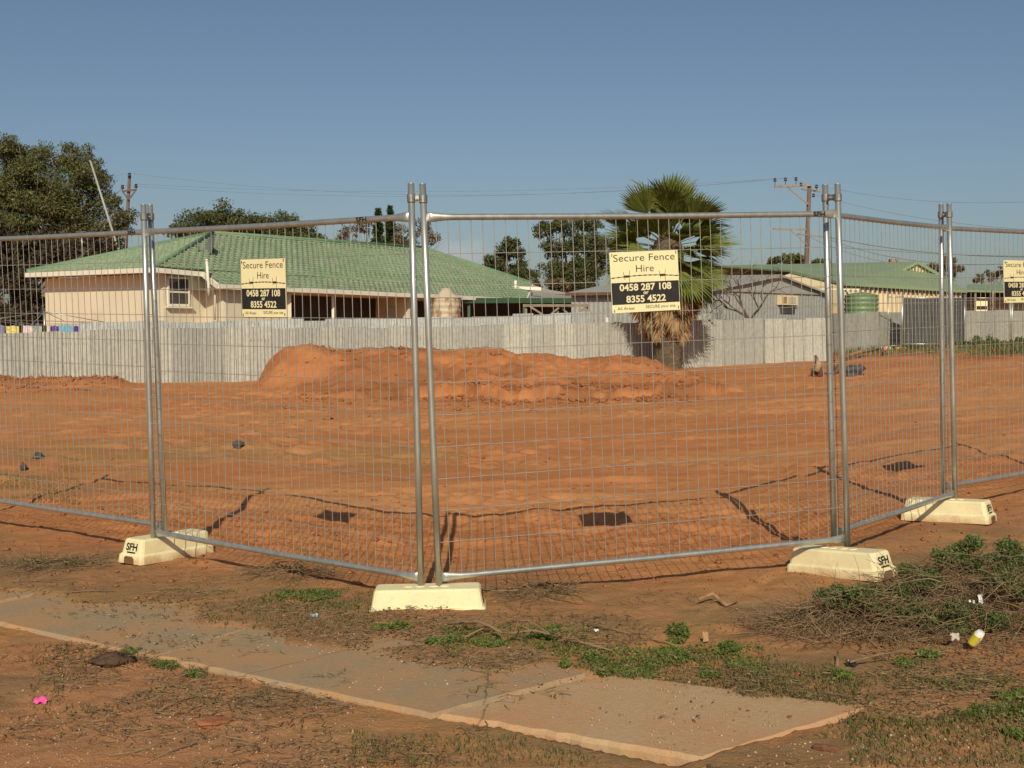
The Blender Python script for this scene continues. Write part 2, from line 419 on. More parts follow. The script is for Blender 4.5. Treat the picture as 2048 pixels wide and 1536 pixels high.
    inp = sstep(0.03, 0.08, sd) * (1 - sstep(0.40, 0.62, sd + (fbm(x * 2.2, y * 2.2, 61, 4) - 0.5) * 0.95)) * (al < 0.02)
    z -= inp * 0.062
    # second slab
    dx, dy = x - P_A[0], y - P_A[1]
    a = dx * 0.88 - dy * 0.47; c = dx * 0.542 + dy * 0.84
    fy = 0.84 - 0.30 * np.clip(a / 1.45, 0, 1)
    e2 = c + (fbm(x * 2.6, y * 2.6, 67, 4) - 0.5) * 0.22
    q = (dx * 0.54 - dy * 0.84)
    fd = np.where(al < 0, sd, np.maximum(c, -1) + (q > 0.93) * 9)
    low = 1 - sstep(0.02, 0.07, fd)
    z += near * (y < 12) * (-0.016 * low + 0.014 * (1 - low) * (al < 0.3)) * 1.0
    z -= near * 0.35 * ((fbm(x * 22, y * 22, 27, 3) - 0.5) * 0.010 + (fbm(x * 5, y * 5, 21, 4) - 0.5) * 0.030) * np.exp(-(fd / 0.08) ** 2)
    ins = sstep(0.03, 0.08, c) * (1 - sstep(0.62, 0.80, e2)) * (1 - sstep(0.86, 0.92, q)) * (q > -0.3) * (a > -0.2)
    z -= ins * 0.062
    z += 0.012 * sstep(0.93, 1.2, q) * near * (y < 6)
    return z
def gz(x, y):
    i = int(np.clip(np.searchsorted(gx, x) - 1, 0, len(gx) - 2)); j = int(np.clip(np.searchsorted(gy, y) - 1, 0, len(gy) - 2))
    a = (x - gx[i]) / (gx[i + 1] - gx[i]); b = (y - gy[j]) / (gy[j + 1] - gy[j])
    return float((ZZ[j, i] * (1 - a) + ZZ[j, i + 1] * a) * (1 - b) + (ZZ[j + 1, i] * (1 - a) + ZZ[j + 1, i + 1] * a) * b)
def ground_hit(px, py):
    d = ray(px, py)
    Ds = 2.4 * 1.006 ** np.arange(570)
    x = d.x / d.y * Ds; z = CAMZ + d.z / d.y * Ds
    k = int(np.argmax(z <= ground_z(x, Ds)))
    return Vector((x[k], Ds[k], gz(x[k], Ds[k])))

def axis(segs):
    out = []
    for a, b, s in segs:
        n = max(1, int(round((b - a) / s)))
        out += list(a + (b - a) * np.arange(n) / n)
    out.append(segs[-1][1]); return np.array(out)
gx = axis([(-900, -200, 100), (-200, -60, 14), (-60, -25, 2.5), (-25, -10, 0.16), (-10, -4.6, 0.06), (-4.6, 4.6, 0.026), (4.6, 10, 0.06), (10, 25, 0.16), (25, 60, 2.5), (60, 200, 14), (200, 900, 100)])
gy = axis([(-30, 0, 3), (0, 2.6, 0.2), (2.6, 11, 0.026), (11, 22, 0.055), (22, 32, 0.05), (32, 48, 0.16), (48, 90, 2), (90, 300, 20), (300, 1800, 150)])
XX, YY = np.meshgrid(gx, gy)
ZZ = ground_z(XX, YY)
ZZ = np.where(YY > 60, base_z(XX, YY), ZZ)
nx_, ny_ = len(gx), len(gy)
idx = np.arange(nx_ * ny_).reshape(ny_, nx_)
gf = np.stack([idx[:-1, :-1], idx[:-1, 1:], idx[1:, 1:], idx[1:, :-1]], -1).reshape(-1, 4)
fl = np.interp(XX, FENCE[:, 0], FENCE[:, 1])
wob = (fbm(XX * 0.9, YY * 0.9, 71, 4) - 0.5) * 1.6
lotm = sstep(-0.5, 0.7, YY - fl + wob)                                   # bare red lot soil
litter = sstep(0.46, 0.60, fbm(XX * 1.3, YY * 1.9, 73, 5)) * (1 - lotm)   # leaf litter on the verge
dust = 0.35 + 0.65 * sstep(0.42, 0.62, fbm(XX * 0.16 + YY * 0.03, YY * 0.85, 79, 4))
_md = sstep(0.05, 0.14, ZZ - base_z(XX, YY)) * (YY > 20)
dust = dust * (1 - _md)
_ly = np.interp(XX, LX, LY, left=29, right=30)
moist_shade = np.exp(-((YY - _ly - 0.1) / 0.9) ** 2) * sstep(0.36, 0.56, fbm(XX * 1.1, YY * 1.6, 89, 5)) * sstep(-4.6, -3, XX) * (1 - sstep(3.6, 5.0, XX))  # dark band along the ledge: undercut shade painted in with moist soil
litter = np.maximum(np.maximum(litter, moist_shade), _md * (0.12 + 0.65 * sstep(0.42, 0.66, fbm(XX * 0.9 + YY * .3, YY * 1.4, 90, 5))))    # adds painted ledge shade with damp soil, and darker patches on the mound
greenish = sstep(0.5, 0.62, fbm(XX * 0.7, YY * 1.1, 83, 4)) * np.where(lotm > 0.5, np.exp(-((YY - 13.5) / 2.5) ** 2) * (XX < -0.5), 0.5)
farg = sstep(43.5, 45.0, YY + (fbm(XX * 0.6, YY * 0.6, 87, 3) - 0.5) * 3) * (XX > 8)
greenish = np.maximum(greenish, farg)
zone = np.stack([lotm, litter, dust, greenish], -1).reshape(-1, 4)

def ground_material():
    m, nt, b = newmat("ground_soil")
    at_ = nt.nodes.new("ShaderNodeAttribute"); at_.attribute_name = "zone"
    sp = nt.nodes.new("ShaderNodeSeparateColor"); nt.links.new(at_.outputs["Color"], sp.inputs[0])
    lot, litter_shade, dst, gr = sp.outputs[0], sp.outputs[1], sp.outputs[2], at_.outputs["Alpha"]
    pos = geo_pos(nt)
    n1 = noise_node(nt, pos, 1.1, 6, 0.65); n2 = noise_node(nt, pos, 9, 6, 0.7); n3 = noise_node(nt, pos, 60, 4, 0.7)
    red = mix(nt, maprange(nt, n1, 0.35, 0.65), (0.52, 0.205, 0.080), (0.435, 0.160, 0.059))
    red = mix(nt, math_n(nt, 'MULTIPLY', dst, 0.75), red, (0.54, 0.245, 0.100))
    red = mix(nt, maprange(nt, n2, 0.56, 0.74, 0, 0.45), red, (0.36, 0.115, 0.038))
    red = mix(nt, math_n(nt, 'MULTIPLY', litter_shade, 0.8), red, (0.20, 0.085, 0.04))  # on the lot: painted ledge shade and damp, darker mound patches
    ver = mix(nt, maprange(nt, n1, 0.4, 0.65), (0.43, 0.215, 0.105), (0.50, 0.215, 0.085))
    ver = mix(nt, maprange(nt, n2, 0.42, 0.7, 0, 0.75), ver, (0.31, 0.165, 0.085))
    ver = mix(nt, math_n(nt, 'MULTIPLY', litter_shade, 0.75), ver, (0.25, 0.155, 0.08))
    col = mix(nt, lot, ver, red)
    col = mix(nt, math_n(nt, 'MULTIPLY', gr, 0.40), col, (0.26, 0.20, 0.075))
    # grit
    vo = nt.nodes.new("ShaderNodeTexVoronoi"); vo.inputs["Scale"].default_value = 75; nt.links.new(pos, vo.inputs["Vector"])
    grit = maprange(nt, vo.outputs["Distance"], 0.10, 0.26, 1, 0)
    pick = nt.nodes.new("ShaderNodeSeparateColor"); nt.links.new(vo.outputs["Color"], pick.inputs[0])
    g2 = math_n(nt, 'MULTIPLY', grit, maprange(nt, pick.outputs[0], 0.72, 0.8))
    col = mix(nt, math_n(nt, 'MULTIPLY', g2, 0.6), col, (0.60, 0.45, 0.31))
    g3 = math_n(nt, 'MULTIPLY', grit, maprange(nt, pick.outputs[1], 0.75, 0.8))
    col = mix(nt, math_n(nt, 'MULTIPLY', g3, 0.6), col, (0.12, 0.06, 0.03))
    col = mix(nt, maprange(nt, n3, 0.35, 0.75, 0, 0.35), col, (0.32, 0.14, 0.06))
    nt.links.new(col, b.inputs["Base Color"])
    b.inputs["Roughness"].default_value = 1.0; b.inputs["Specular IOR Level"].default_value = 0.05
    h = math_n(nt, 'ADD', math_n(nt, 'MULTIPLY', n2, 1.2), math_n(nt, 'MULTIPLY', n3, 0.45))
    h = math_n(nt, 'ADD', h, math_n(nt, 'MULTIPLY', g2, 0.25))
    bump(nt, b, h, 0.55, 0.03)
    return m
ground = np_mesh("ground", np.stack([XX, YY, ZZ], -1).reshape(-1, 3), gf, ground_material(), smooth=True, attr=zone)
tag(ground, kind="structure")

# footpath slabs
def conc_mat(name, c1, c2, dirt, dlo):
    m, nt, b = newmat(name)
    pos = geo_pos(nt)
    n1 = noise_node(nt, pos, 2.2, 6, 0.7); n2 = noise_node(nt, pos, 45, 5, 0.7)
    col = mix(nt, maprange(nt, n2, 0.3, 0.7), c1, c2)
    col = mix(nt, maprange(nt, n1, dlo, dlo + 0.2, 0, 0.85), col, dirt)
    st = noise_node(nt, scaled(nt, pos, (1.2, 3.0, 1)), 3.1, 5, 0.7)
    col = mix(nt, maprange(nt, st, 0.60, 0.72, 0, 0.5), col, (0.22, 0.185, 0.14))
    vo = nt.nodes.new("ShaderNodeTexVoronoi"); vo.inputs["Scale"].default_value = 95; nt.links.new(pos, vo.inputs["Vector"])
    pk = nt.nodes.new("ShaderNodeSeparateColor"); nt.links.new(vo.outputs["Color"], pk.inputs[0])
    sp_ = maprange(nt, vo.outputs["Distance"], .12, .3, 1, 0)
    col = mix(nt, math_n(nt, 'MULTIPLY', math_n(nt, 'MULTIPLY', sp_, maprange(nt, pk.outputs[0], .7, .75)), .55), col, (.52, .42, .31))
    col = mix(nt, math_n(nt, 'MULTIPLY', math_n(nt, 'MULTIPLY', sp_, maprange(nt, pk.outputs[1], .72, .77)), .55), col, (.14, .10, .07))
    cr = nt.nodes.new("ShaderNodeTexVoronoi"); cr.feature = 'DISTANCE_TO_EDGE'; cr.inputs["Scale"].default_value = 0.6
    wv = nt.nodes.new("ShaderNodeMix"); wv.data_type = 'VECTOR'; wv.inputs[0].default_value = .12; nt.links.new(pos, wv.inputs[4])
    nn_ = nt.nodes.new("ShaderNodeTexNoise"); nn_.inputs["Scale"].default_value = 3; nn_.inputs["Detail"].default_value = 5; nt.links.new(pos, nn_.inputs[0]); nt.links.new(nn_.outputs["Color"], wv.inputs[5])
    nt.links.new(wv.outputs[1], cr.inputs["Vector"])
    col = mix(nt, maprange(nt, cr.outputs["Distance"], 0.001, .003, .5, 0), col, (.10, .07, .045))
    nt.links.new(col, b.inputs["Base Color"]); b.inputs["Roughness"].default_value = 0.95
    b.inputs["Specular IOR Level"].default_value = 0.1
    bump(nt, b, n2, 0.35, 0.01)
    return m
def slab(name, poly, ztop, thick, mat):
    mb = MB(); bev = 0.016; rs = np.random.RandomState(len(name)); fine = []
    for i in range(len(poly)):
        a, b = np.array(poly[i]), np.array(poly[(i + 1) % len(poly)]); L = np.linalg.norm(b - a); k_ = max(1, int(L / 0.05))
        for j in range(k_):
            p = a + (b - a) * j / k_
            if j: p = p + np.array((-(b - a)[1], (b - a)[0])) / L * (rs.normal() * 0.002 + (0.010 if rs.uniform() < .06 else 0))
            fine.append(tuple(p))
    poly = fine; n = len(poly)
    cx = sum(p[0] for p in poly) / n; cy = sum(p[1] for p in poly) / n
    def inset(p, d):
        i = poly.index(p); a = Vector(poly[i - 1]); b = Vector(poly[(i + 1) % n]); t = b - a; v = Vector((-t.y, t.x)).normalized()
        d *= rs.uniform(.85, 1.15); return (p[0] + v.x * d, p[1] + v.y * d)
    zb = [ztop + float(base_z(np.array(p[0]), 0)) for p in poly]
    top = [(*inset(p, bev), q) for p, q in zip(poly, zb)]; mid = [(*p, q - bev) for p, q in zip(poly, zb)]; bot = [(*p, q - thick) for p, q in zip(poly, zb)]
    vs = top + mid + bot
    fs = [tuple(range(n))]
    for L in (0, n):
        fs += [(L + i, L + n + i, L + n + (i + 1) % n, L + (i + 1) % n) for i in range(n)]
    mb.add(vs, fs)
    o = mb.build(name, mat); tag(o, kind="structure"); return o
def ln(t, s): return tuple(P_A + P_DIR * t + P_N * s)
pm = conc_mat("worn_path", (0.36, 0.262, 0.160), (0.30, 0.217, 0.133), (0.44, 0.24, 0.118), 0.42)
pm2 = conc_mat("worn_concrete", (0.50, 0.33, 0.19), (0.43, 0.285, 0.165), (0.48, 0.245, 0.115), 0.44)
for k_ in range(6):
    e_ = -0.01 - k_ * 1.58; w_ = e_ - 1.566
    slab("footpath", [ln(w_, 0), ln(e_, 0), ln(0.28 if k_ == 0 else e_, 0.8), ln(w_, 0.8)], 0.001 + (0.004, -0.002, 0.003, 0, 0.004, 0)[k_], 0.16, pm)
slab("driveway_slab", [(-0.285, 4.335), (0.646, 3.825), (1.37, 4.29), (0.44, 4.80)], 0.008, 0.16, pm2)

# ------------------------------------------------------------------ temporary fence panels
def lerp(a, b, t): return a + (b - a) * t
def panel(label, Lt, Lb, Rt, Rb, left_post=True, right_post=True):
    """corner points of the two posts in space; rails, wires between"""
    root = thing("temporary_fence", label, "fence panel", Lb, "galvanised temporary fence panels along the site")
    rp = 0.0175
    for (t, b, on) in ((Lt, Lb, left_post), (Rt, Rb, right_post)):
        mb = MB(); mb.tube([b, lerp(b, t, .33), lerp(b, t, .66), t], rp, 14)
        d = (t - b).normalized()
        mb.tube([t, t + d * 0.004], rp * 0.96, 14)
        mb.build("post", M['galv'], root, True)
    H = (Lt - Lb).length
    ft = 1 - 0.168 / 2.1; fb = 0.045 / 2.1
    u = ((Rt + Rb) / 2 - (Lt + Lb) / 2).normalized()
    up = (Lt - Lb).normalized()
    nrm = u.cross(up).normalized()
    for f, nm in ((ft, "top_rail"), (fb, "bottom_rail")):
        a = lerp(Lb, Lt, f) + u * 0.016; b = lerp(Rb, Rt, f) - u * 0.016
        mb = MB(); pts = []; rs = []; sq = []
        L = (b - a).length
        for s_, q in ((0, (1.55, .35)), (0.03, (1.5, .5)), (0.10, (1.05, .95)), (0.14, (1, 1))):
            pts.append(a + (b - a) * (s_ / L)); sq.append(q)
        pts += [lerp(a, b, .5) - up * 0.004]
        sq += [(1, 1)]
        for s_, q in ((0.14, (1, 1)), (0.10, (1.05, .95)), (0.03, (1.5, .5)), (0, (1.55, .35))):
            pts.append(b - (b - a) * (s_ / L)); sq.append(q)
        mb.tube(pts, 0.0165, 14, True, sq)
        mb.build(nm, M['galv'], root, True)
    rng = random.Random(label)
    mb = MB(); rw = 0.0021
    W = ((Rt + Rb) / 2 - (Lt + Lb) / 2).length
    nv = int(W / 0.0615)
    bow = 0.010
    def P(s, f):
        p = lerp(lerp(Lb, Lt, f), lerp(Rb, Rt, f), s)
        return p + nrm * (bow * math.sin(s * 9 + f * 5) * math.sin(math.pi * f) * 0.5)
    for i in range(1, nv):
        s = i / nv
        mb.tube([P(s, fb), P(s, .35), P(s, .65), P(s, ft)], rw, 5, False)
    fh = [ft - (0.19 + 0.168 * k) / 2.1 for k in range(10)]
    for f in fh:
        mb.tube([P(k / 12, f) - nrm * 0.0036 for k in range(13)], rw, 5, False)
    mb.build("wire_mesh", M['wire'], root, True)
    return dict(root=root, P=P, u=u, up=up, n=nrm, ft=ft, fb=fb, fh=fh)

def post(pt, pb, Dt, Db): return at(pt[0], pt[1], Dt), at(pb[0], pb[1], Db)
def far_end(t, b, W, ang, dz=0.0):
    d = Vector((math.cos(ang), math.sin(ang), dz)) * W
    return t + d, b + d
P3L = post((845, 369), (878, 1172), 5.98, 6.00); P3R = post((1675, 369), (1695, 1092), 6.66, 6.69)
P2R = post((822, 368), (842, 1172), 5.98, 6.00); P2L = post((287, 410), (307, 1078), 7.20, 7.23)
P1R = post((300, 410), (330, 1065), 7.30, 7.36)
P4L = post((1650, 370), (1668, 1081), 6.76, 6.79); P4R = post((1898, 408), (1910, 998), 8.17, 8.19)
P5L = post((1882, 409), (1886, 986), 8.27, 8.30)
# far posts of the outer panels, out of the picture
P1L = (at(-310, 517, 9.0), at(-290, 960, 9.05))
P1L = (P1R[0] + (Vector((-2.0, 1.25, 0.035))), P1R[1] + Vector((-2.0, 1.25, 0.035)))
P5R = (P5L[0] + Vector((1.95, 1.4, 0.06)), P5L[1] + Vector((1.95, 1.4, 0.06)))
pn1 = panel("leftmost galvanised mesh fence panel, running out of the left edge of the photo", *P1L, *P1R)
pn2 = panel("mesh fence panel with a hire sign, left of the corner foot", *P2L, *P2R)
pn3 = panel("widest mesh fence panel with a hire sign, facing the viewer right of the corner foot", *P3L, *P3R)
pn4 = panel("mesh fence panel without a sign, foreshortened between two feet at the right", *P4L, *P4R)
pn5 = panel("rightmost mesh fence panel with a hire sign cut by the photo edge", *P5L, *P5R)

def text_mesh(body, size, spacing=1.0, offset=0.0):
    cu = bpy.data.curves.new("text", 'FONT'); cu.body = body; cu.size = size; cu.align_x = 'CENTER'; cu.align_y = 'BOTTOM_BASELINE'
    cu.space_character = spacing; cu.offset = offset; cu.resolution_u = 6
    o = bpy.data.objects.new("text", cu); link(o)
    dg = bpy.context.evaluated_depsgraph_get()
    me = o.evaluated_get(dg).to_mesh()
    vs = [v.co.copy() for v in me.vertices]; fs = [tuple(p.vertices) for p in me.polygons]
    o.evaluated_get(dg).to_mesh_clear()
    bpy.data.objects.remove(o); bpy.data.curves.remove(cu)
    return vs, fs
def place_text(mb, body, size, o, ux, uy, n, x, y, sx=1.0, width=None, lift=0.0012, offset=0.0, tilt=0):
    vs, fs = text_mesh(body, size, 1.0, offset)
    if width:
        xs = [v.x for v in vs]; sx = width / (max(xs) - min(xs))
    mb.add([o + ux * (x + v.x * sx) + uy * (y + v.y + tilt * v.x) + n * lift for v in vs], fs)

# coupling clamps joining neighbouring posts near their tops
def clamp(label, A, B, f=0.965):
    a = lerp(A[1], A[0], f); b = lerp(B[1], B[0], f)
    up = (A[0] - A[1]).normalized()
    root = thing("pipe_coupler", label, "clamp", (a + b) / 2, "couplings joining the fence posts")
    for p in (a, b):
        mb = MB(); mb.tube([p - up * 0.022, p - up * 0.019, p + up * 0.019, p + up * 0.022], [0.0195, 0.0225, 0.0225, 0.0195], 14)
        mb.build("collar", M['clamp'], root)
    mb = MB(); d = (b - a).normalized(); s = up.cross(d).normalized()
    if s.y > 0: s = -s
    mb.beam(a + d * 0.018, b - d * 0.018, 0.012, 0.034)
    mb.build("bridge_plate", M['clamp'], root)
    mb = MB(); c = (a + b) / 2
    mb.tube([c - s * 0.002, c + s * 0.014], 0.0105, 6); mb.tube([c + s * 0.014, c + s * 0.024], 0.005, 8)
    mb.build("bolt", M['galv'], root)
clamp("steel coupling on the two posts at the left joint, above the leftmost foot", P2L, P1R)
clamp("steel coupling on the two corner posts above the middle cream foot", P2R, P3L)
clamp("steel coupling on the two posts right of the widest panel", P4L, P3R)
clamp("steel coupling on the smallest, rightmost pair of posts", P5L, P4R)

# black scrawled letters on the rails
def rail_mark(pn, s, txt, h=0.026, wd=0.075):
    mb = MB(); n = -pn['n'] if pn['n'].y > 0 else pn['n']
    o = pn['P'](s, pn['ft'])
    place_text(mb, txt, h / 0.7, o - pn['up'] * h / 2, pn['u'], pn['up'], n, 0, 0, width=wd, lift=0.0185, offset=0.001)
    mb.build("paint_mark", M['black'], pn['root'])
rail_mark(pn2, 0.845, "SFH"); rail_mark(pn3, 0.945, "SFH"); rail_mark(pn1, 0.93, "SFH", 0.022, 0.07)

# plastic feet
def make_foot():
    root = thing("ballast_block", "x", "fence foot", (0, 0, 0), "cream plastic feet holding the fence")
    L, Wd, Hh = 0.31, 0.115, 0.152
    mb = MB()
    # profile rings from bottom to top: (half length, half width, z)
    prof = [(L, Wd, 0.0), (L - .006, Wd - .006, 0.05), (L - .018, Wd - .018, 0.062), (L - .032, Wd - .030, 0.140), (L - .040, Wd - .038, 0.150), (L - .052, Wd - .05, Hh)]
    def ring(l, wd, z):
        c = 0.022; pts = []
        for (sx, sy) in ((1, 1), (-1, 1), (-1, -1), (1, -1)):
            corner = [(l - c, wd), (l - c * .3, wd - c * .3), (l, wd - c)]
            q = [(sx * x, sy * y, z) for x, y in corner]
            if sx * sy < 0: q = q[::-1]
            pts += q
        # start order: (1,1): x-edge to y-edge ; go counter-clockwise
        pts = sorted(pts, key=lambda p: math.atan2(p[1] / wd, p[0] / l))
        return pts
    rings = [ring(*p) for p in prof]; n = len(rings[0])
    for r in rings: mb.v += r
    for i in range(len(rings) - 1):
        for k in range(n):
            mb.f.append((i * n + k, i * n + (k + 1) % n, (i + 1) * n + (k + 1) % n, (i + 1) * n + k))
    mb.f.append(tuple((len(rings) - 1) * n + k for k in range(n)))
    body = mb.build("body", M['foot'], root, local=True)
    for x in (-0.10, -0.04, 0.03, 0.09):
        m2 = MB(); m2.lathe((x, 0, Hh), [(0.0, 0.004), (0.024, 0.004), (0.026, 0.0)], 18)
        m2.build("post_socket", M['foot'], root, local=True)
    for sx in (-1, 1):
        m2 = MB()   # forklift recess: flat dark brown patch with rounded shoulders low in each end
        x = sx * (L + 0.0015)
        m2.poly([(x, -0.045, 0.0), (x, -0.043, 0.035), (x, -0.03, 0.047), (x, 0.03, 0.047), (x, 0.043, 0.035), (x, 0.045, 0.0)])
        m2.build("end_slot", M['recess'], root, local=True)
        m3 = MB(); n_ = Vector((sx * 0.98, 0, 0.18)); uy = Vector((-sx * .2, 0, .98)); ux = Vector((0, sx, 0))
        place_text(m3, "SFH", 0.062, Vector((sx * (L - .024), 0, 0.073)), ux, uy, n_, 0, 0.008, width=0.10, lift=0.006, offset=0.0022)
        m3.beam((sx * (L - .016), -0.036, 0.069), (sx * (L - .016), 0.036, 0.069), 0.004, 0.008)
        m3.build("stencil_letters", M['black'], root, local=True)
    return root
M['recess'] = simple("slot_brown", (0.20, 0.09, 0.04), (0.12, 0.06, 0.03), 20, 0.95)
foot0 = make_foot()
def copy_tree(o, parent=None):
    c = o.copy(); link(c)
    if parent is not None:
        c.parent = parent
    for ch in [q for q in list(bpy.data.objects) if q.parent == o]:
        copy_tree(ch, c)
    return c
FEET = [((-0.44, 5.99), 1.0, "cream fence foot at the corner, middle of the photo, long side to the viewer"),
        ((-2.235, 7.40), 58, "cream fence foot half sunk in orange soil at the left joint, letters facing left"),
        ((1.905, 6.60), -50, "cream fence foot right of the widest panel, black letters on its right end"),
        ((3.12, 8.17), -38, "smallest cream fence foot, at the rightmost joint, letters on its end")]
for i, ((x, y), a, lab) in enumerate(FEET):
    o = foot0 if i == 0 else copy_tree(foot0)
    zt = [P3L[1].z, P2L[1].z, P3R[1].z, P4R[1].z][i]
    o.location = (x, y, zt - 0.150)
    o.rotation_euler = (R((0, 0, 1, 0)[i]), R((-1, 2, -5, -3)[i]), R(a))
    o["label"] = lab

# hire signs
def hire_sign(pn, corners, label, full=True, width=None):
    n = pn['n'] if pn['n'].y < 0 else -pn['n']
    p0 = pn['P'](0.5, 0.5) + n * 0.012
    TL, TR, BR, BL = [ray_plane(c[0], c[1], p0, n) for c in corners]
    ux = ((TR + BR) - (TL + BL)); Wd = ux.length / 2; ux.normalize()
    uy = ((TL + TR) - (BL + BR)); Hh = uy.length / 2; uy.normalize()
    uy = (uy - ux * uy.dot(ux) * 0.0)
    o = (TL + TR + BR + BL) / 4 - ux * Wd / 2 - uy * Hh / 2       # lower left
    root = thing("hire_sign", label, "sign", o + ux * Wd / 2, "fence hire signs tied to the mesh")
    def rect(mb, x0, x1, y0, y1, lift):
        mb.quad(o + ux * x0 * Wd + uy * y0 * Hh + n * lift, o + ux * x1 * Wd + uy * y0 * Hh + n * lift, o + ux * x1 * Wd + uy * y1 * Hh + n * lift, o + ux * x0 * Wd + uy * y1 * Hh + n * lift)
    mb = MB(); mb.box(o + ux * Wd / 2 + uy * Hh / 2, ux, uy, n, Wd / 2, Hh / 2, 0.002); mb.build("board", M['sign'], root)
    mb = MB(); rect(mb, 0.006, 0.994, 0.135, 0.495, 0.003); mb.build("black_panel", M['black'], root)
    mb = MB()
    place_text(mb, "Secure Fence", Hh * 0.165, o, ux, uy, n, Wd * .5, Hh * .845, width=Wd * 0.90, lift=0.0031, offset=-0.0002)
    place_text(mb, "Hire", Hh * 0.165, o, ux, uy, n, Wd * .5, Hh * .665, width=Wd * 0.26, lift=0.0031, offset=-0.0002)
    place_text(mb, "All Areas", Hh * 0.072, o, ux, uy, n, Wd * .20, Hh * .045, width=Wd * 0.25, lift=0.0031)
    place_text(mb, "SECURE your site", Hh * 0.072, o, ux, uy, n, Wd * .71, Hh * .055, width=Wd * 0.44, lift=0.0031)
    mb.build("lettering", M['ink'], root)
    mb = MB()
    place_text(mb, "0458 287 108", Hh * 0.155, o, ux, uy, n, Wd * .5, Hh * .360, width=Wd * 0.76, lift=0.0042, offset=0.0013)
    place_text(mb, "or", Hh * 0.085, o, ux, uy, n, Wd * .5, Hh * .292, width=Wd * 0.075, lift=0.0042, offset=0.0008)
    place_text(mb, "8355 4522", Hh * 0.155, o, ux, uy, n, Wd * .5, Hh * .165, width=Wd * 0.58, lift=0.0042, offset=0.0013)
    mb.build("phone_numbers", M['signpale'], root)
    # barbed wire drawing
    mb = MB()
    def q(x, y): return o + ux * Wd * x + uy * Hh * y + n * 0.0033
    def strip(a, b, w0, w1):
        a = Vector(a); b = Vector(b); d = (b - a).normalized(); s = n.cross(d).normalized()
        m = (a + b) / 2
        mb.poly([a - s * w0, m - s * w1, b - s * w0, b + s * w0, m + s * w1, a + s * w0])
    xs = np.linspace(0.0, 1.0, 14)
    def wy(x): return 0.585 + 0.02 * math.sin(math.pi * x) - 0.012 * abs(2 * x - 1) ** 2
    for i in range(13):
        strip(q(xs[i], wy(xs[i])), q(xs[i + 1], wy(xs[i + 1])), Hh * 0.003, Hh * 0.010)
    for cx in (0.235, 0.76):
        y = wy(cx)
        strip(q(cx - .04, y), q(cx + .04, y), Hh * 0.016, Hh * 0.019)
        for dx, ex, ey in ((-.035, -.05, .075), (.035, .045, .10), (-.03, -.035, -.05), (.035, .04, -.10)):
            strip(q(cx + dx, y), q(cx + ex, y + ey), Hh * 0.003, Hh * 0.004)
    mb.build("barbed_wire_drawing", M['ink'], root)
    for (x, y) in ((.03, .955), (.97, .97), (.03, .035), (.97, .05)):
        mb = MB(); c = o + ux * Wd * x + uy * Hh * y
        mb.tube([c + n * 0.006 - uy * .007 , c + n * 0.006 + uy * .004, c - n * 0.014 + uy * 0.012], 0.0022, 5)
        mb.build("cable_tie", M['cable'], root)
    return root
hire_sign(pn3, [(1219, 505), (1354, 500), (1361, 619), (1224, 627)], "cream and black hire sign on the widest panel, in front of the palm tree")
hire_sign(pn2, [(482, 519), (570, 517), (574, 634), (485, 634)], "cream and black hire sign on the panel in front of the green tiled roof")
hire_sign(pn5, [(2007, 520), (2074, 522), (2076, 604), (2008, 606)], "hire sign cut by the right edge of the photo")

# ------------------------------------------------------------------ corrugated iron fences
def corr_sheet(a, b, z0, z1a, z1b, mat, parent, name="sheet", pitch=0.076, amp=0.0085, seg=8, lean=0.0, phase=0.0):
    a = Vector((a[0], a[1], 0)); b = Vector((b[0], b[1], 0)); L = (b - a).length; d = (b - a) / L
    n = Vector((d.y, -d.x, 0))
    if n.y > 0: n = -n
    N = max(2, int(L / pitch * seg))
    t = np.linspace(0, 1, N + 1)
    s = t * L
    off = amp * np.cos(2 * np.pi * (s / pitch) + phase)
    V = []
    for r in range(2):
        z = z0 if r == 0 else (z1a + (z1b - z1a) * t)
        ln_ = 0 if r == 0 else lean
        X = a.x + d.x * s + n.x * (off + ln_); Y = a.y + d.y * s + n.y * (off + ln_)
        V.append(np.stack([X, Y, np.broadcast_to(z, X.shape)], -1))
    V = np.concatenate(V)
    i = np.arange(N)
    Fc = np.stack([i, i + 1, i + N + 2, i + N + 1], -1)
    return np_mesh(name, V, Fc, mat, parent, True)
def iron_fence(label, plan, mat, group=None, sheet_w=0.762, jitter=0.035, rail=True, amp=0.0085, pitch=0.076, step=None):
    """plan: list of (px, ytop, D, height)"""
    pts = [at(p, y, D) for p, y, D, h in plan]
    root = thing("corrugated_fence", label, "fence", (pts[0].x, pts[0].y, pts[0].z - plan[0][3]), group)
    rng = random.Random(label)
    for k in range(len(pts) - 1):
        A, B = pts[k], pts[k + 1]; hA, hB = plan[k][3], plan[k + 1][3]
        L = (Vector((B.x, B.y)) - Vector((A.x, A.y))).length
        n = max(1, int(round(L / sheet_w)))
        d = Vector((B.x - A.x, B.y - A.y, 0)) / L; nr = Vector((d.y, -d.x, 0))
        if nr.y > 0: nr = -nr
        for i in range(n):
            t0, t1 = i / n, (i + 1) / n + 0.05 / L
            j = rng.uniform(-jitter, jitter)
            o = nr * (0.004 * (i % 2) + rng.uniform(0, .004))
            a = lerp(A, B, t0) + o; b = lerp(A, B, t1) + o
            z0 = lerp(A.z - hA, B.z - hB, t0) - 0.25
            corr_sheet(a, b, z0, a.z + j, b.z + j + rng.uniform(-.008, .008), mat, root, amp=amp, pitch=pitch, lean=rng.uniform(-.02, .03), phase=rng.uniform(0, 6))
        if rail:
            mb = MB()
            for h in (0.25, 0.8):
                mb.beam(A - nr * 0.05 - Vector((0, 0, hA * h)), B - nr * 0.05 - Vector((0, 0, hB * h)), 0.04, 0.07)
            mb.build("rail", M['timber'], root)
    return root
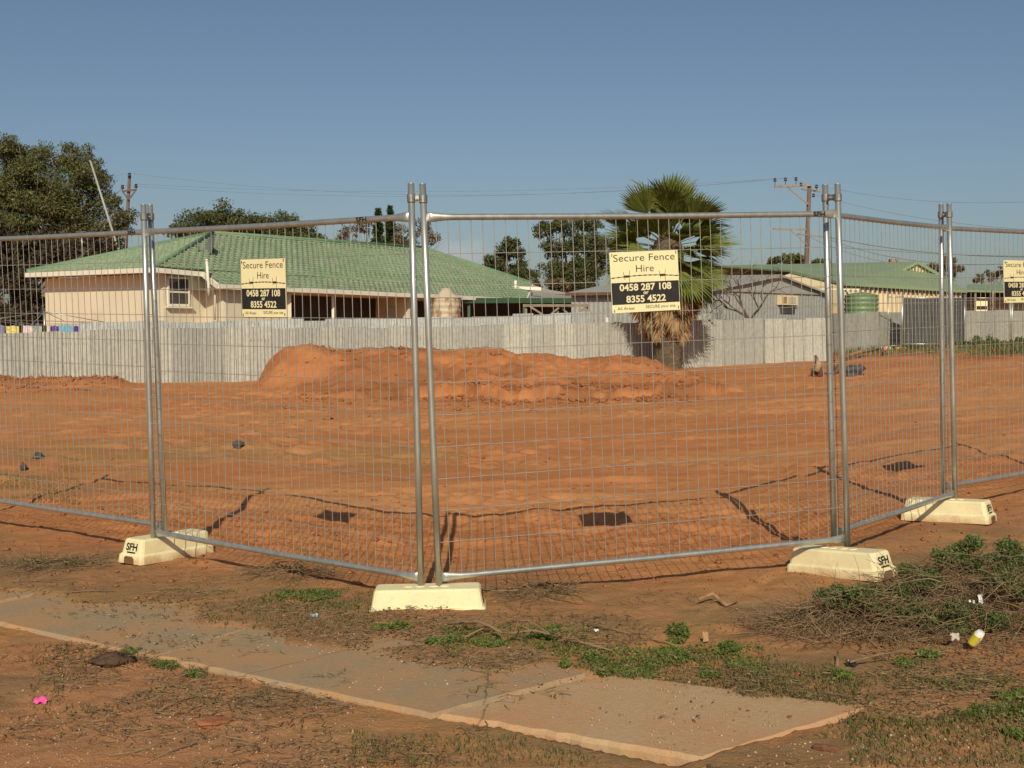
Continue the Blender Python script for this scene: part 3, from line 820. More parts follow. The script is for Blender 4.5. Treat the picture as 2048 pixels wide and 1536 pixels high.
iron_fence("yellowed corrugated iron fence standing behind the red soil heaps, nearest the lot", [(-900, 705, 26.5, 1.5), (-170, 672, 30.2, 1.5), (0, 666, 31.2, 1.5), (290, 656, 32.7, 1.5), (640, 655, 34.5, 1.5), (862, 653, 35.6, 1.5), (1240, 645, 37.6, 1.5), (1400, 639, 38.4, 1.5), (1652, 637, 39.6, 1.5)], M['ironA'], "corrugated iron fences", amp=0.026, pitch=0.105)
iron_fence("pale blue-grey corrugated iron fence whose top strip shows behind the yellowed fence", [(100, 648, 35.5, 1.8), (330, 643, 36.2, 1.8), (560, 640, 37.3, 1.8), (862, 635, 39.2, 1.9), (1180, 625, 41.2, 2.0)], M['ironB'], "corrugated iron fences", jitter=0.05, amp=0.024, pitch=0.105)
iron_fence("dull grey iron fence at the right rear, below the green roofed house", [(1655, 628, 41.5, 1.6), (1690, 626, 46.0, 1.6), (1805, 624, 47.8, 1.55), (1930, 621, 49.0, 1.55), (2110, 620, 50.5, 1.6)], M['ironC'], "corrugated iron fences", jitter=0.03, amp=0.008)

# ------------------------------------------------------------------ left house with green tiled roof
P0 = at(437, 567, 40); P1 = at(1052, 597, 55); AP = at(425, 468, 47)
rn = (P1 - P0).cross(AP - P0).normalized()
if rn.z < 0: rn = -rn
RC = ray_plane(308, 534, P0, rn); RQ = ray_plane(407, 543, P0, rn); RB = ray_plane(843, 497, P0, rn); RR = ray_plane(1064, 568, P0, rn)
LF = at(53, 545, RC.y * 1.12)
def tiled(poly, u_dir, mat, parent, name="roof", course=0.30, tile=0.30, lift=0.06):
    n = (poly[1] - poly[0]).cross(poly[2] - poly[0]).normalized()
    if n.z < 0: n = -n
    u = u_dir - n * u_dir.dot(n); u.normalize()
    h = n.cross(u)
    if h.z < 0: h = -h
    o = poly[0]
    p2 = [((p - o).dot(u), (p - o).dot(h)) for p in poly]
    hmin = min(p[1] for p in p2); hmax = max(p[1] for p in p2)
    def span(hh):
        xs = []
        for i in range(len(p2)):
            a, b = p2[i], p2[(i + 1) % len(p2)]
            if (a[1] - hh) * (b[1] - hh) <= 0 and abs(a[1] - b[1]) > 1e-9:
                t = (hh - a[1]) / (b[1] - a[1]); xs.append(a[0] + t * (b[0] - a[0]))
        return (min(xs), max(xs)) if xs else None
    V = []; Fc = []; nb = 0
    k = 0; hh = hmin
    rng = np.random.RandomState(5)
    while hh < hmax - 0.02:
        h0, h1 = hh, min(hh + course, hmax)
        s0, s1 = span(h0 + 1e-4), span(h1 - 1e-4)
        if s0 and s1:
            L = max(s0[1] - s0[0], s1[1] - s1[0]); N = max(2, int(L / (tile / 6)))
            t = np.linspace(0, 1, N + 1)
            rows = []
            for (hq, sp, lf) in ((h0, s0, 0.0), (h0, s0, lift), (h1, s1, 0.004)):
                uu = sp[0] + (sp[1] - sp[0]) * t
                wave = 0.018 * np.sin(2 * np.pi * uu / tile + k * 0.9)
                hof = 0.02 * np.cos(2 * np.pi * uu / tile + k * 0.9) if lf > 0.02 else 0
                nn = lf + wave * (1 if lf > 0.001 else 0)
                rows.append(np.array(o)[None] + np.outer(uu, u) + np.outer(hq + hof * np.ones_like(uu), h) + np.outer(nn * np.ones_like(uu), n))
            V.append(np.concatenate(rows))
            i = np.arange(N)
            for r in range(2):
                b0 = nb + r * (N + 1)
                Fc.append(np.stack([b0 + i, b0 + i + 1, b0 + N + 2 + i, b0 + N + 1 + i], -1))
            nb += 3 * (N + 1)
        hh += course; k += 1
    return np_mesh(name, np.concatenate(V), np.concatenate(Fc), mat, parent, False)
def tile_mat():
    m, nt, b = newmat("green_roof_tiles")
    pos = geo_pos(nt)
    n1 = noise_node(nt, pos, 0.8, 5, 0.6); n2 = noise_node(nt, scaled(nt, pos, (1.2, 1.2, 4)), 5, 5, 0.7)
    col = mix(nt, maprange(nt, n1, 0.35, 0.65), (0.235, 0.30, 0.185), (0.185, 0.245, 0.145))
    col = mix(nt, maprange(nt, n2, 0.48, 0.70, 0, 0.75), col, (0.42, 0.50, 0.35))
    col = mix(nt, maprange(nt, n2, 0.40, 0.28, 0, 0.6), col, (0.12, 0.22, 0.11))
    nt.links.new(col, b.inputs["Base Color"]); b.inputs["Roughness"].default_value = 0.6
    return m
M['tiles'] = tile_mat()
house = thing("house", "cream rendered house with a green tiled hip roof, left half behind the iron fences", "house", (AP.x, AP.y, 0))
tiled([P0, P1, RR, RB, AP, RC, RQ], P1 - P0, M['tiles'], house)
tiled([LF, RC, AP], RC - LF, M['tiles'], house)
# rear slopes close the roof
back = MB(); bk = Vector((-0.75, 0.66, 0)) * 10
RK = RB + bk * 0.55 - Vector((0, 0, 1.9)); AK = Vector((LF.x + 6, LF.y + 12, LF.z))
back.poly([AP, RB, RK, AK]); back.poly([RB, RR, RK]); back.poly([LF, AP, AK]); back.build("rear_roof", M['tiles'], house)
mb = MB()
for a, b in ((RC, AP), (AP, RB), (RB, RR), (LF, AP)):
    mb.tube([a + rn * .05, b + rn * .05], 0.09, 8)
mb.build("ridge_capping", M['ridge'] if 'ridge' in M else simple("ridge_tile", (0.15, 0.26, 0.14), (0.12, 0.21, 0.11), 3, 0.7), house, True)
mb = MB()
dz = Vector((0, 0, -0.10))
for a, b in ((LF, RC), (RC, RQ), (RQ, P0), (P0, P1), (P1, RR)):
    mb.beam(a + dz, b + dz, 0.14, 0.17)
mb.build("fascia", M['white'], house)
# soffit
mb = MB()
_ld = Vector((RC.x - LF.x, RC.y - LF.y, 0)).normalized(); _li = Vector((-_ld.y, _ld.x, 0)) * 0.62
_wl = col_on(93, LF + _li, RC + _li); WL = Vector((_wl[0], _wl[1], 0))
WC = Vector((RC.x, RC.y, 0)) + _li - _ld * 0.35
zs = P0.z - 0.22
# walls
z0 = -0.2
n_in = Vector((-(P1 - P0).y, (P1 - P0).x, 0)).normalized()      # inward (rear-left)
udir = Vector(((P1 - P0).x, (P1 - P0).y, 0)).normalized()
wa = Vector((P0.x, P0.y, 0)) + n_in * 0.35; wb = Vector((P1.x, P1.y, 0)) + n_in * 0.35
def wpt(px, inn=0.0):
    a = wa + n_in * inn; b = wb + n_in * inn
    x, y = col_on(px, a, b); return Vector((x, y, 0))
def vwall(mb, a, b, za, zb, thick=0.12, nin=None):
    a = Vector((a[0], a[1], za)); b2 = Vector((b[0], b[1], za)); h = zb - za
    d = (b2 - a).normalized(); n = Vector((-d.y, d.x, 0))
    if n.y < 0: n = -n
    mb.prism([a, b2, b2 + Vector((0, 0, h)), a + Vector((0, 0, h))], n * thick)
upz = RC.z - 0.18
W1 = Vector((WL.x, WL.y, 0)); W2 = Vector((WC.x, WC.y, 0)); W3 = Vector((RQ.x, RQ.y, 0)) + n_in * 0.55 + udir * 0.6
W4 = wpt(447)
mb = MB(); vwall(mb, W1, W2, z0, upz); vwall(mb, W2, W3, z0, upz - .05); vwall(mb, W3 - udir * .1, W4, z0, P0.z - .1)
vwall(mb, W4, wpt(577), z0, P0.z - .12)
pr_in = 2.0
PB0 = wpt(577, pr_in); PB1 = wpt(752, pr_in); PB2 = wpt(817)
vwall(mb, wpt(577), PB0, z0, P0.z - .12)
mb.build("wall", M['cream'], house)
mb = MB(); vwall(mb, PB1, PB2, z0, P0.z - 0.12); mb.build("porch_end_wall", M['cream'], house)
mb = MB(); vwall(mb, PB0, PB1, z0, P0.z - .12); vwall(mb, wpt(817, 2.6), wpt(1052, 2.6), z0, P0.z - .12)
mb.build("porch_wall", M['dark'], house, False)  # back walls coloured near-black to stand in for recess shade
mb = MB(); mb.poly([RC + dz * 1.6, RQ + dz * 1.6, RQ + dz * 1.6 + n_in, RC + dz * 1.6 + n_in + udir * .0]);
mb.poly([LF + dz * 1.6, RC + dz * 1.6, RC + dz * 1.6 + Vector((-.1, 1.2, 0)), LF + dz * 1.6 + Vector((.4, 1.2, 0))])
mb.poly([P0 + dz * 1.9, P1 + dz * 1.9, P1 + dz * 1.9 + n_in * 3.2, P0 + dz * 1.9 + n_in * 3.2]); mb.build("soffit", M['white'], house)
# window on the short front face
def window(px0, px1, py0, py1, a, b, parent, mat_frame, out=0.05):
    x0, y0 = col_on(px0, a, b); x1, y1 = col_on(px1, a, b)
    D = (y0 + y1) / 2; zt = at(0, py0, D).z; zb = at(0, py1, D).z
    A = Vector((x0, y0, 0)); B = Vector((x1, y1, 0)); d = (B - A).normalized(); n = Vector((d.y, -d.x, 0))
    if n.y > 0: n = -n
    A += n * 0.02; B += n * 0.02
    m = MB(); t = 0.05
    for (u0, u1, q0, q1) in ((0, 1, zb, zb + t), (0, 1, zt - t, zt), (0, 0, zb, zt), (1, 1, zb, zt)):
        pass
    Z = Vector((0, 0, 1))
    m.beam(A + Z * zb, B + Z * zb, out * 2, 0.07); m.beam(A + Z * zt, B + Z * zt, out * 2, 0.06)
    for P_ in (A, B): m.beam(P_ + Z * (zb + .03), P_ + Z * (zt - .03), out * 2, 0.06, up=d)
    zm = (zb + zt) / 2 - .02
    m.beam(A + Z * zm, B + Z * zm, out, 0.06)
    f = m.build("window", mat_frame, parent)
    g = MB(); g.quad(A + Z * zb + n * .012, B + Z * zb + n * .012, B + Z * zt + n * .012, A + Z * zt + n * .012); g.build("pane", M['glass'], f)
    s = MB(); s.beam(A + Z * (zb - .08) - d * .12 + n * .06, B + Z * (zb - .08) + d * .12 + n * .06, 0.16, 0.07); s.build("sill", mat_frame, f)
window(337, 378, 556, 610, W2, W3, house, M['white'])
x, y = col_on(410, W2, W3)
def small_box(name, px0, px1, py0, py1, D, mat, parent, depth=0.12):
    a = at(px0, py1, D); b = at(px1, py0, D); m = MB(); m.abox(a.x, b.x, D - depth, D, a.z, b.z); return m.build(name, mat, parent)
xa = wpt(500)
small_box("wall_vent", 405, 415, 577, 606, W3.y - 0.05, M['cream'], house, 0.10)
m = MB(); a = at(417, 570, RQ.y - .7); b = at(413, 518, RQ.y - .7); m.tube([at(418, 592, RQ.y - .65), a, b], 0.05, 8); m.build("vent_pipe", M['white'], house, True)
m = MB(); m.tube([at(430, 560, W4.y - .1), at(430, 640, W4.y - .1)], 0.03, 6); m.build("downpipe", M['cream'], house, True)
q = wpt(667, 0.1); m = MB(); m.beam((q.x, q.y, z0), (q.x, q.y, P0.z - .2), 0.1, 0.1, up=(1, 0, 0)); m.build("porch_post", M['white'], house)
mx, my = col_on(781, PB1, PB2)
small_box("meter_box", 772, 790, 617, 640, my - 0.02, M['dishgrey'] if False else M['greyroof'], house, 0.18)
# verandah: posts, dark-green beam
m = MB(); va, vb = at(921, 598, wpt(921).y), at(1146, 600, wpt(1146).y if False else 56.5)
m.beam(at(921, 601, wpt(921).y - .3), at(1146, 601, 56.0), 0.12, 0.24); m.build("verandah_beam", M['dkgreen'], house)
for px in (938, 1048):
    q = wpt(px, -0.2); m = MB(); m.beam((q.x, q.y, z0), (q.x, q.y, at(px, 600, q.y).z), 0.12, 0.12, up=(1, 0, 0)); m.build("verandah_post", M['dkgreen'], house)
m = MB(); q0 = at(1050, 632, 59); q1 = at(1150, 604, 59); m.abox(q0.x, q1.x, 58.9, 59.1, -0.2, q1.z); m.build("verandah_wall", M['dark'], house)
m = MB(); m.poly([at(1000, 597, 54), at(1150, 597, 56), at(1150, 592, 60), at(1040, 583, 60)]); m.poly([at(1062, 568, 60), at(1090, 578, 60), at(1150, 588, 60.1), at(1030, 590, 60.1)]); m.build("lean_to_roof", M['greyroof'], house)
m = MB(); m.beam(at(1016, 575, 57), at(1083, 578, 57), 0.3, 0.16); m.build("gutter", M['white'], house)
m = MB(); m.tube([at(1031, 584, 56.5), at(1031, 561, 56.5)], 0.07, 8); m.build("vent_pipe", M['white'], house, True)
m = MB(); m.tube([at(455, 565, P0.y + .4), at(460, 566, P0.y + .4)], .03, 6)

# satellite dish on the roof
dp = ray_plane(428, 508, P0, rn)
dish = thing("satellite_dish", "dark grey satellite dish mounted on the green tiled roof", "satellite dish", dp)
m = MB(); c = at(421, 491, dp.y - 0.25)
nd = Vector((-0.78, -0.60, 0.25)).normalized(); e1 = nd.cross(Vector((0, 0, 1))).normalized(); e2 = e1.cross(nd)
ringsN = 6; nn = 20; V = [c + nd * -0.08]; Fs = []
for i in range(1, ringsN + 1):
    r = i / ringsN
    for k in range(nn):
        t = 2 * math.pi * k / nn
        V.append(c + e1 * (0.36 * r * math.cos(t)) + e2 * (0.41 * r * math.sin(t)) + nd * (-0.08 + 0.10 * r * r))
for k in range(nn): Fs.append((0, 1 + k, 1 + (k + 1) % nn))
for i in range(ringsN - 1):
    for k in range(nn):
        a = 1 + i * nn + k; b = 1 + i * nn + (k + 1) % nn; Fs.append((a, b, b + nn, a + nn))
m.add(V, Fs); m.build("reflector", M['dishgrey'], dish, True)
m = MB(); m.tube([dp, dp + Vector((0, -.05, .2)), c - nd * .06], 0.035, 8); m.tube([c - e2 * .38, c + nd * 0.45 - e2 * .2], 0.015, 6); m.build("mount_arm", M['dishgrey'], dish, True)
m = MB(); m.beam(c + nd * 0.42 - e2 * .22, c + nd * .55 - e2 * .16, .07, .07); m.build("receiver", M['dishgrey'], dish)

# ------------------------------------------------------------------ rusty water tank beside the verandah
tc = at(892, 634, 44.5)
tank = thing("rainwater_tank", "rust streaked pale iron rainwater tank with a cone lid, beside the left house", "water tank", (tc.x, tc.y, 0))
def tank_mat():
    m_, nt, b = newmat("rusty_tank"); pos = geo_pos(nt)
    f = maprange(nt, noise_node(nt, scaled(nt, pos, (1, 1, 0.3)), 3.2, 5, 0.7), 0.46, 0.58)
    col = mix(nt, f, (0.55, 0.45, 0.32), (0.24, 0.085, 0.035)); nt.links.new(col, b.inputs["Base Color"]); b.inputs["Roughness"].default_value = 0.6
    return m_
zt_ = at(892, 596, 44.5).z; tr = 60 / 2300 * 44.5 / 2
m = MB(); prof = []
for i in range(70):
    z = -0.1 + (zt_ + 0.1) * i / 69; prof.append((tr + 0.012 * math.sin(i * 2 * math.pi / 5.5), z))
m.lathe((tc.x, tc.y, 0), prof, 32); m.build("tank_wall", tank_mat(), tank, True)
m = MB(); m.lathe((tc.x, tc.y, zt_), [(tr + .04, 0), (tr + .03, .02), (tr * .55, .16), (0.15, .36), (0.001, .40)], 32); m.build("cone_lid", simple("pale_lid", (.56, .46, .33), (.48, .39, .28), 3, .6), tank, True)

# timber pergola frame between house and shed
perg = thing("pergola", "weathered timber pergola frame between the green verandah and the grey shed", "pergola", at(1110, 630, 45))
m = MB(); m.beam(at(1047, 611, 45), at(1176, 611, 43.5), 0.08, 0.1); m.build("top_beam", M['timber'], perg)
for px, dx in ((1052, 0), (1115, 0), (1174, 0)):
    D = 45 - (px - 1047) / 130 * 1.5
    m = MB(); m.beam(at(px, 611, D) + Vector((0, .1, 0)), at(px, 650, D) + Vector((0, .1, 0)), 0.09, 0.09, up=(1, 0, 0)); m.build("post", M['timber'], perg)
for a, b in ((1060, 1090), (1120, 1098), (1122, 1140), (1172, 1150)):
    m = MB(); m.beam(at(a, 613, 44.2), at(b, 632, 44.2), 0.07, 0.07); m.build("brace", M['timber'], perg)

# ------------------------------------------------------------------ grey steel shed
SL = at(1143, 583, 46.3); SC = at(1425, 579, 44.0); SR = at(1655, 588, 49.0); SP = at(1556, 549, 46.6); SPL = SP + (SL - SC) ; SPL.z = SP.z
shed = thing("shed", "grey corrugated steel shed with a low gable, between the palm and the green roofed house", "shed", (SC.x, SC.y, 0.2))
def corr_wall(a, b, z0, zs, mat, parent, pitch=0.2, amp=0.012, name="wall", seg=6):
    return corr_sheet(a, b, z0, zs[0], zs[1], mat, parent, name, pitch, amp, seg)
corr_wall(SL, SC, 0.0, (SL.z - .05, SC.z - .05), M['shed'], shed)
corr_wall(SC, SR, 0.0, (SC.z - .02, SR.z - .02), M['shed'], shed)
m = MB(); dg_ = (SR - SC); dg_.z = 0; dg_.normalize(); nd_ = Vector((dg_.y, -dg_.x, 0))
m.prism([SC + nd_ * .03, SR + nd_ * .03, SP + nd_ * .03], -nd_ * 0.05); m.build("gable", M['gable'] if 'gable' in M else simple("gable_steel", (0.37, 0.37, 0.35), (0.34, 0.34, 0.325), 1, 0.6), shed)
m = MB()
oh = (SC - SP); oh.normalize()
SRb = SR + (SL - SC)
m.prism([SL + oh * .3, SC + oh * .3 + nd_ * .15, SP + nd_ * .15, SPL], Vector((0, 0, -0.04)))
m.prism([SP + nd_ * .15, SR + nd_ * .15, SRb, SPL], Vector((0, 0, -0.04)))
m.build("roof", M['greyroof'], shed)
m = MB(); m.beam(SL + oh * .32 - Vector((0, 0, .06)), SC + oh * .32 + nd_ * .15 - Vector((0, 0, .06)), 0.12, 0.12); m.build("gutter", M['stake'], shed)
for a, b in ((SC + oh * .3, SP), (SP, SR)):
    pass
m = MB(); m.beam(SC + nd_ * .17, SP + nd_ * .17 - Vector((0, 0, .05)), .05, .07); m.beam(SP + nd_ * .17 - Vector((0, 0, .05)), SR + nd_ * .17 - Vector((0, 0, .05)), .05, .07); m.beam(SC + nd_ * .045, SR + nd_ * .045, .05, .10); m.build("barge_trim", M['greyroof'], shed)
small_box("light_box", 1211, 1217, 635, 645, SL.y - 1.0, M['white'], shed, .1)
# air conditioner on the gable wall
ax, ay = col_on(1571, SC, SR)
ac = thing("air_conditioner", "cream window air conditioner hung on the grey shed wall", "air conditioner", at(1571, 611, ay))
def acbox(px0, px1, py0, py1, out, thick, name, mat):
    a = Vector((*col_on(px0, SC, SR), 0)) + nd_ * out; b = Vector((*col_on(px1, SC, SR), 0)) + nd_ * out
    z1 = at(0, py0, ay).z; z0_ = at(0, py1, ay).z
    mm = MB(); mm.prism([a + Vector((0, 0, z0_)), b + Vector((0, 0, z0_)), b + Vector((0, 0, z1)), a + Vector((0, 0, z1))], nd_ * thick); return mm.build(name, mat, ac)
acbox(1553, 1587, 591, 610, 0.0, 0.18, "casing", M['creamclad'])
acbox(1558, 1565, 594, 607, 0.182, 0.01, "vent", M['brick'])
acbox(1568, 1583, 594, 607, 0.182, 0.01, "grille", M['greypaper0'])
win = acbox(1559, 1587, 612, 627, 0.03, 0.02, "window_below", M['glass'])

# ------------------------------------------------------------------ right house with green iron roof
H2 = thing("house", "cream clad house with a green iron roof and a slatted gablet, at the right rear", "house", (14.5, 58, 0.7))
E0 = at(1689, 565, 56); E1 = at(1933, 580, 60); RG = at(1834, 523, 66); G0 = at(1581, 541, 60); T0 = at(1425, 531, 68)
m = MB(); th = Vector((0, 0, -0.08))
for tri in ((E0, E1, RG), (E0, RG, G0), (G0, RG, T0)):
    m.prism(list(tri), th)
bkv = Vector((2, 9, -1.7)); m.poly([RG, T0, T0 + bkv, RG + bkv]); m.poly([E1, RG, RG + bkv]);
m.build("roof", M['greenroof'], H2)
m = MB()
N = 46
for i in range(N + 1):
    t = i / N; a = lerp(E0, E1, t)
    # sheet ribs running up the roof
    top = lerp(G0 * 0.0 + lerp(G0, RG, .5), RG, t) if False else lerp(lerp(E0, G0, 0.0), RG, 0.0)
up_ = (RG - lerp(E0, E1, .6)); 
# gutter, battens
m = MB(); m.beam(E0 + th, E1 + th, 0.12, 0.14); m.beam(G0 + th, E0 + th, 0.10, 0.10); m.build("gutter", M['greenroof'], H2)
ed = (E1 - E0); ed.z = 0; ed.normalize(); en = Vector((-ed.y, ed.x, 0))
wA = Vector((E0.x, E0.y, 0)) + en * .14 + ed * .1; wB = Vector((E1.x, E1.y, 0)) + en * .14 - ed * .2
corr_wall(wA, wB, 0.2, (E0.z - .15, E1.z - .15), M['creamclad'], H2, pitch=0.32, amp=0.02)
m = MB(); m.prism([Vector((wA.x, wA.y, .2)), Vector((wA.x, wA.y, E0.z - .12)), Vector((G0.x, G0.y, G0.z - .15)), Vector((G0.x - 2.2, G0.y + 1.4, G0.z - .9)), Vector((G0.x - 2.2, G0.y + 1.4, .2))], Vector((.1, .15, 0))); m.build("gable_wall", M['creamclad'], H2)
m = MB()
for i in range(26):
    p = lerp(E0, E1, (i + .5) / 26); m.beam(p + Vector((0, 0, -.24)) + en * .0, p + Vector((0, 0, -.24)) + en * .1, 0.13, 0.14)
m.build("rafter_ends", M['dark'], H2)
gt = [at(1786, 550, 62.5), at(1878, 551, 63.2), at(1833, 525, 62.8)]
m = MB(); m.prism(gt, Vector((0, 0.6, 0))); g = m.build("gablet", M['creamclad'], H2)
m = MB(); f_ = Vector((0, -.06, 0))
for i in range(1, 15):
    a = lerp(gt[0], gt[1], i / 15); hgt = (1 - abs(2 * i / 15 - 1)) * (gt[2].z - gt[0].z) * .82
    if hgt > .1: m.beam(a + f_ + Vector((0, 0, .05)), a + f_ + Vector((0, 0, hgt)), .1, .03, up=(1, 0, 0))
m.build("slats", M['dkgreen'], g)
m = MB(); m.beam(gt[0] + f_ * 1.5, gt[2] + f_ * 1.5, .16, .16); m.beam(gt[2] + f_ * 1.5, gt[1] + f_ * 1.5, .16, .16); m.build("barge_board", M['greenroof'], g)
m = MB(); m.prism([at(1930, 580, 60), at(2110, 584, 62), at(2110, 571, 67), at(1935, 568, 66)], Vector((0, 0, -.1))); m.build("verandah_roof", M['greenroof'], H2)
m = MB(); m.abox(at(1930, 0, 63).x, at(2120, 0, 63).x, 63, 63.2, .4, at(0, 583, 63).z); m.build("verandah_wall", M['brick'], H2)
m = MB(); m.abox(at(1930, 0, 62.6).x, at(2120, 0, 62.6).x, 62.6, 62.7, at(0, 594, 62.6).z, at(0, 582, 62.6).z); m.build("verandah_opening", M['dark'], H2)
for px in (1950, 1985, 2020):
    m = MB(); p = at(px, 600, 60.4); m.beam((p.x, p.y, .6), (p.x, p.y, at(px, 582, 60.4).z), .1, .1, up=(1, 0, 0)); m.build("verandah_post", M['timber'], H2)
m = MB(); p = at(1789, 520, 68); m.abox(p.x - .25, p.x + .25, 67.8, 68.3, p.z - .6, p.z + .05); m.build("chimney", M['brick'], H2)

gt_c = at(1722, 625, 50.5)
t2 = thing("rainwater_tank", "ribbed green rainwater tank in front of the cream wall at the right rear", "water tank", (gt_c.x, gt_c.y, .6))
rr = 65 / 2300 * 50.5 / 2; ztop = at(0, 592, 50.5).z
m = MB(); prof = []
for i in range(61):
    prof.append((rr + 0.02 * math.sin(i * 2 * math.pi / 5), 0.5 + (ztop - .5) * i / 60))
m.lathe((gt_c.x, gt_c.y, 0), prof, 32); m.build("tank_wall", M['greentank'], t2, True)
m = MB(); m.lathe((gt_c.x, gt_c.y, ztop), [(rr + .01, 0), (rr * .95, .05), (rr * .5, .13), (.12, .16), (.001, .16)], 32); m.build("domed_lid", M['greentank'], t2, True)
sa = thing("awning", "narrow white awning sheet on the cream wall above the green tank", "awning", at(1680, 578, 52))
m = MB(); m.prism([at(1640, 577, 51.5), at(1719, 578, 51.5), at(1719, 577, 52.5), at(1640, 576, 52.5)], Vector((0, 0, -.05))); m.build("sheet", M['white'], sa)
m = MB(); m.beam(at(1690, 579, 51.9), at(1697, 590, 52.6), .05, .05); m.beam(at(1650, 579, 51.9), at(1656, 590, 52.6), .05, .05); m.build("bracket", M['timber'], sa)

# far temporary fence: dark cloth panel, two posts, signs, feet
fp = thing("site_gate", "dark shade-cloth covered mesh gate at the right rear, in front of the dull iron fence", "gate", at(1865, 695, 46))
m = MB(); a = at(1804, 692, 46); b = at(1926, 692, 46.4); zt2 = at(0, 596, 46).z
m.prism([a, b, Vector((b.x, b.y, zt2)), Vector((a.x, a.y, zt2))], Vector((0, .02, 0))); m.build("shade_cloth", M['shade'], fp)
m = MB()
for t in (0, 1):
    q = lerp(a, b, t); m.tube([q, Vector((q.x, q.y, zt2 + .1))], .025, 8)
m.tube([Vector((a.x, a.y, zt2)), Vector((b.x, b.y, zt2))], .025, 8); m.tube([a + Vector((0, -.03, .08)), b + Vector((0, -.03, .08))], .025, 8)
m.build("frame", M['galv'], fp, True)
m = MB()
for i in range(1, 24):
    q = lerp(a, b, i / 24); m.tube([q + Vector((0, -.015, 0)), Vector((q.x, q.y - .015, zt2))], .008, 4)
for i in range(1, 8):
    h = Vector((0, -.02, (zt2 - a.z) * i / 8)); m.tube([a + h, b + h], .006, 4)
m.build("wire_mesh", M['wire'], fp)
def far_panel(label, px0, px1, y0, y1, D):
    r = thing("temporary_fence", label, "fence panel", at(px0, y1, D), "temporary fence panels at the back of the lot")
    a, b = at(px0, y1, D), at(px1, y1, D); zt = at(0, y0, D).z; zb = a.z
    for q in (a, b):
        mm = MB(); mm.tube([q, Vector((q.x, q.y, zt + .15))], .022, 6); mm.build("post", M['galv'], r, True)
    mm = MB(); mm.tube([Vector((a.x, a.y, zt)), Vector((b.x, b.y, zt))], .018, 6); mm.build("top_rail", M['galv'], r, True)
    mm = MB(); mm.tube([a + Vector((0, 0, .1)), b + Vector((0, 0, .1))], .018, 6); mm.build("bottom_rail", M['galv'], r, True)
    mm = MB(); n = int((b.x - a.x) / .08)
    for i in range(1, n):
        q = lerp(a, b, i / n); mm.tube([q, Vector((q.x, q.y, zt))], .0022, 3, False)
    for i in range(1, 10):
        h = Vector((0, -.004, (zt - zb) * i / 10)); mm.tube([a + h, b + h], .0022, 3, False)
    mm.build("wire_mesh", M['wire'], r)
far_panel("narrow open mesh panel left of the dark shade-cloth gate", 1775, 1803, 594, 696, 46)
far_panel("open mesh panel right of the dark shade-cloth gate", 1928, 2020, 596, 698, 46.3)
far_panel("far mesh panel behind the rightmost hire sign", 2023, 2120, 596, 700, 46.5)
def block(label, px, py, D, mat, wd=.6):
    p = at(px, py, D); zg = gz(p.x, p.y)
    mm = MB(); n = [(-wd / 2, 0), (-wd / 2 + .04, .13), (-wd / 2 + .09, .15), (wd / 2 - .09, .15), (wd / 2 - .04, .13), (wd / 2, 0)]
    mm.prism([(p.x + a, D - .11, p.z - .07 + b) for a, b in n], (0, .22, 0))
    o = mm.build("ballast_block", mat); tag(o, label, "fence foot", "feet of the far temporary fence")
block("far white fence foot beside the pink topped peg left of the dark gate", 1771, 697, 46, M['foot'], .5)
block("far yellow fence foot under the left part of the dark gate", 1801, 698, 45.9, M['yellow'], .5)
block("far yellow fence foot at the right end of the dark gate", 1920, 701, 46.2, M['yellow'], .4)
block("far white fence foot below the rightmost hire sign", 2022, 704, 46.2, M['foot'], .6)
sg = thing("hire_sign", "tiny far cream and black sign tied left of the rightmost panel, against pale brick", "sign", at(1963, 622, 46.2))
a, b = at(1952, 622, 46.2), at(1975, 602, 46.2)
m = MB(); m.abox(a.x, b.x, 46.19, 46.2, a.z, b.z); m.build("board", M['sign'], sg)
m = MB(); m.abox(a.x + .02, b.x - .02, 46.18, 46.187, a.z + .06, a.z + .2); m.build("black_panel", M['black'], sg)

# ------------------------------------------------------------------ power poles and lines
def pole(label, base, top, r0, r1, arms):
    rt = thing("power_pole", label, "power pole", base)
    m = MB(); m.tube([base, lerp(base, top, .5), top], [r0, (r0 + r1) / 2, r1], 10); m.build("pole", M['pole'], rt, True)
    return rt
DP = 75
pr = pole("brown power pole with a long side arm above the green iron roof", at(1606, 700, DP), at(1619, 368, DP), .19, .13, None)
m = MB(); m.beam(at(1549, 373, DP - .2), at(1622, 370, DP - .2), .12, .14); m.build("cross_arm", M['timber'], pr)
m = MB(); m.beam(at(1575, 373, DP - .2), at(1617, 409, DP - .2), .07, .09); m.build("arm_brace", M['timber'], pr)
m = MB(); m.beam(at(1603, 378, DP - .3), at(1640, 383, DP + .6), .1, .1); m.build("short_arm", M['timber'], pr)
m = MB(); m.beam(at(1546, 458, DP - .2), at(1613, 459, DP - .2), .08, .1); m.build("lower_arm", M['timber'], pr)
m = MB(); m.beam(at(1580, 459, DP - .2), at(1612, 488, DP - .2), .05, .06); m.build("arm_brace", M['timber'], pr)
m = MB(); m.beam(at(1595, 468, DP - .3), at(1655, 474, DP + .4), .09, .09); m.build("short_arm", M['timber'], pr)
insR = []
for px, y0, y1 in ((1550, 373, 357), (1571, 372, 356), (1592, 371, 355), (1602, 371, 366), (1633, 381, 370), (1627, 392, 388)):
    m = MB(); m.tube([at(px, y0, DP - .2), at(px, y1 + 2, DP - .2)], .02, 5); m.lathe(at(px, y1 + 4, DP - .2), [(.02, -.08), (.10, -.06), (.11, 0), (.05, .05), (.09, .08), (.09, .13), (.001, .17)], 8)
    m.build("insulator", M['insul'], pr, True); insR.append(at(px, y1, DP - .2))
DL = 82
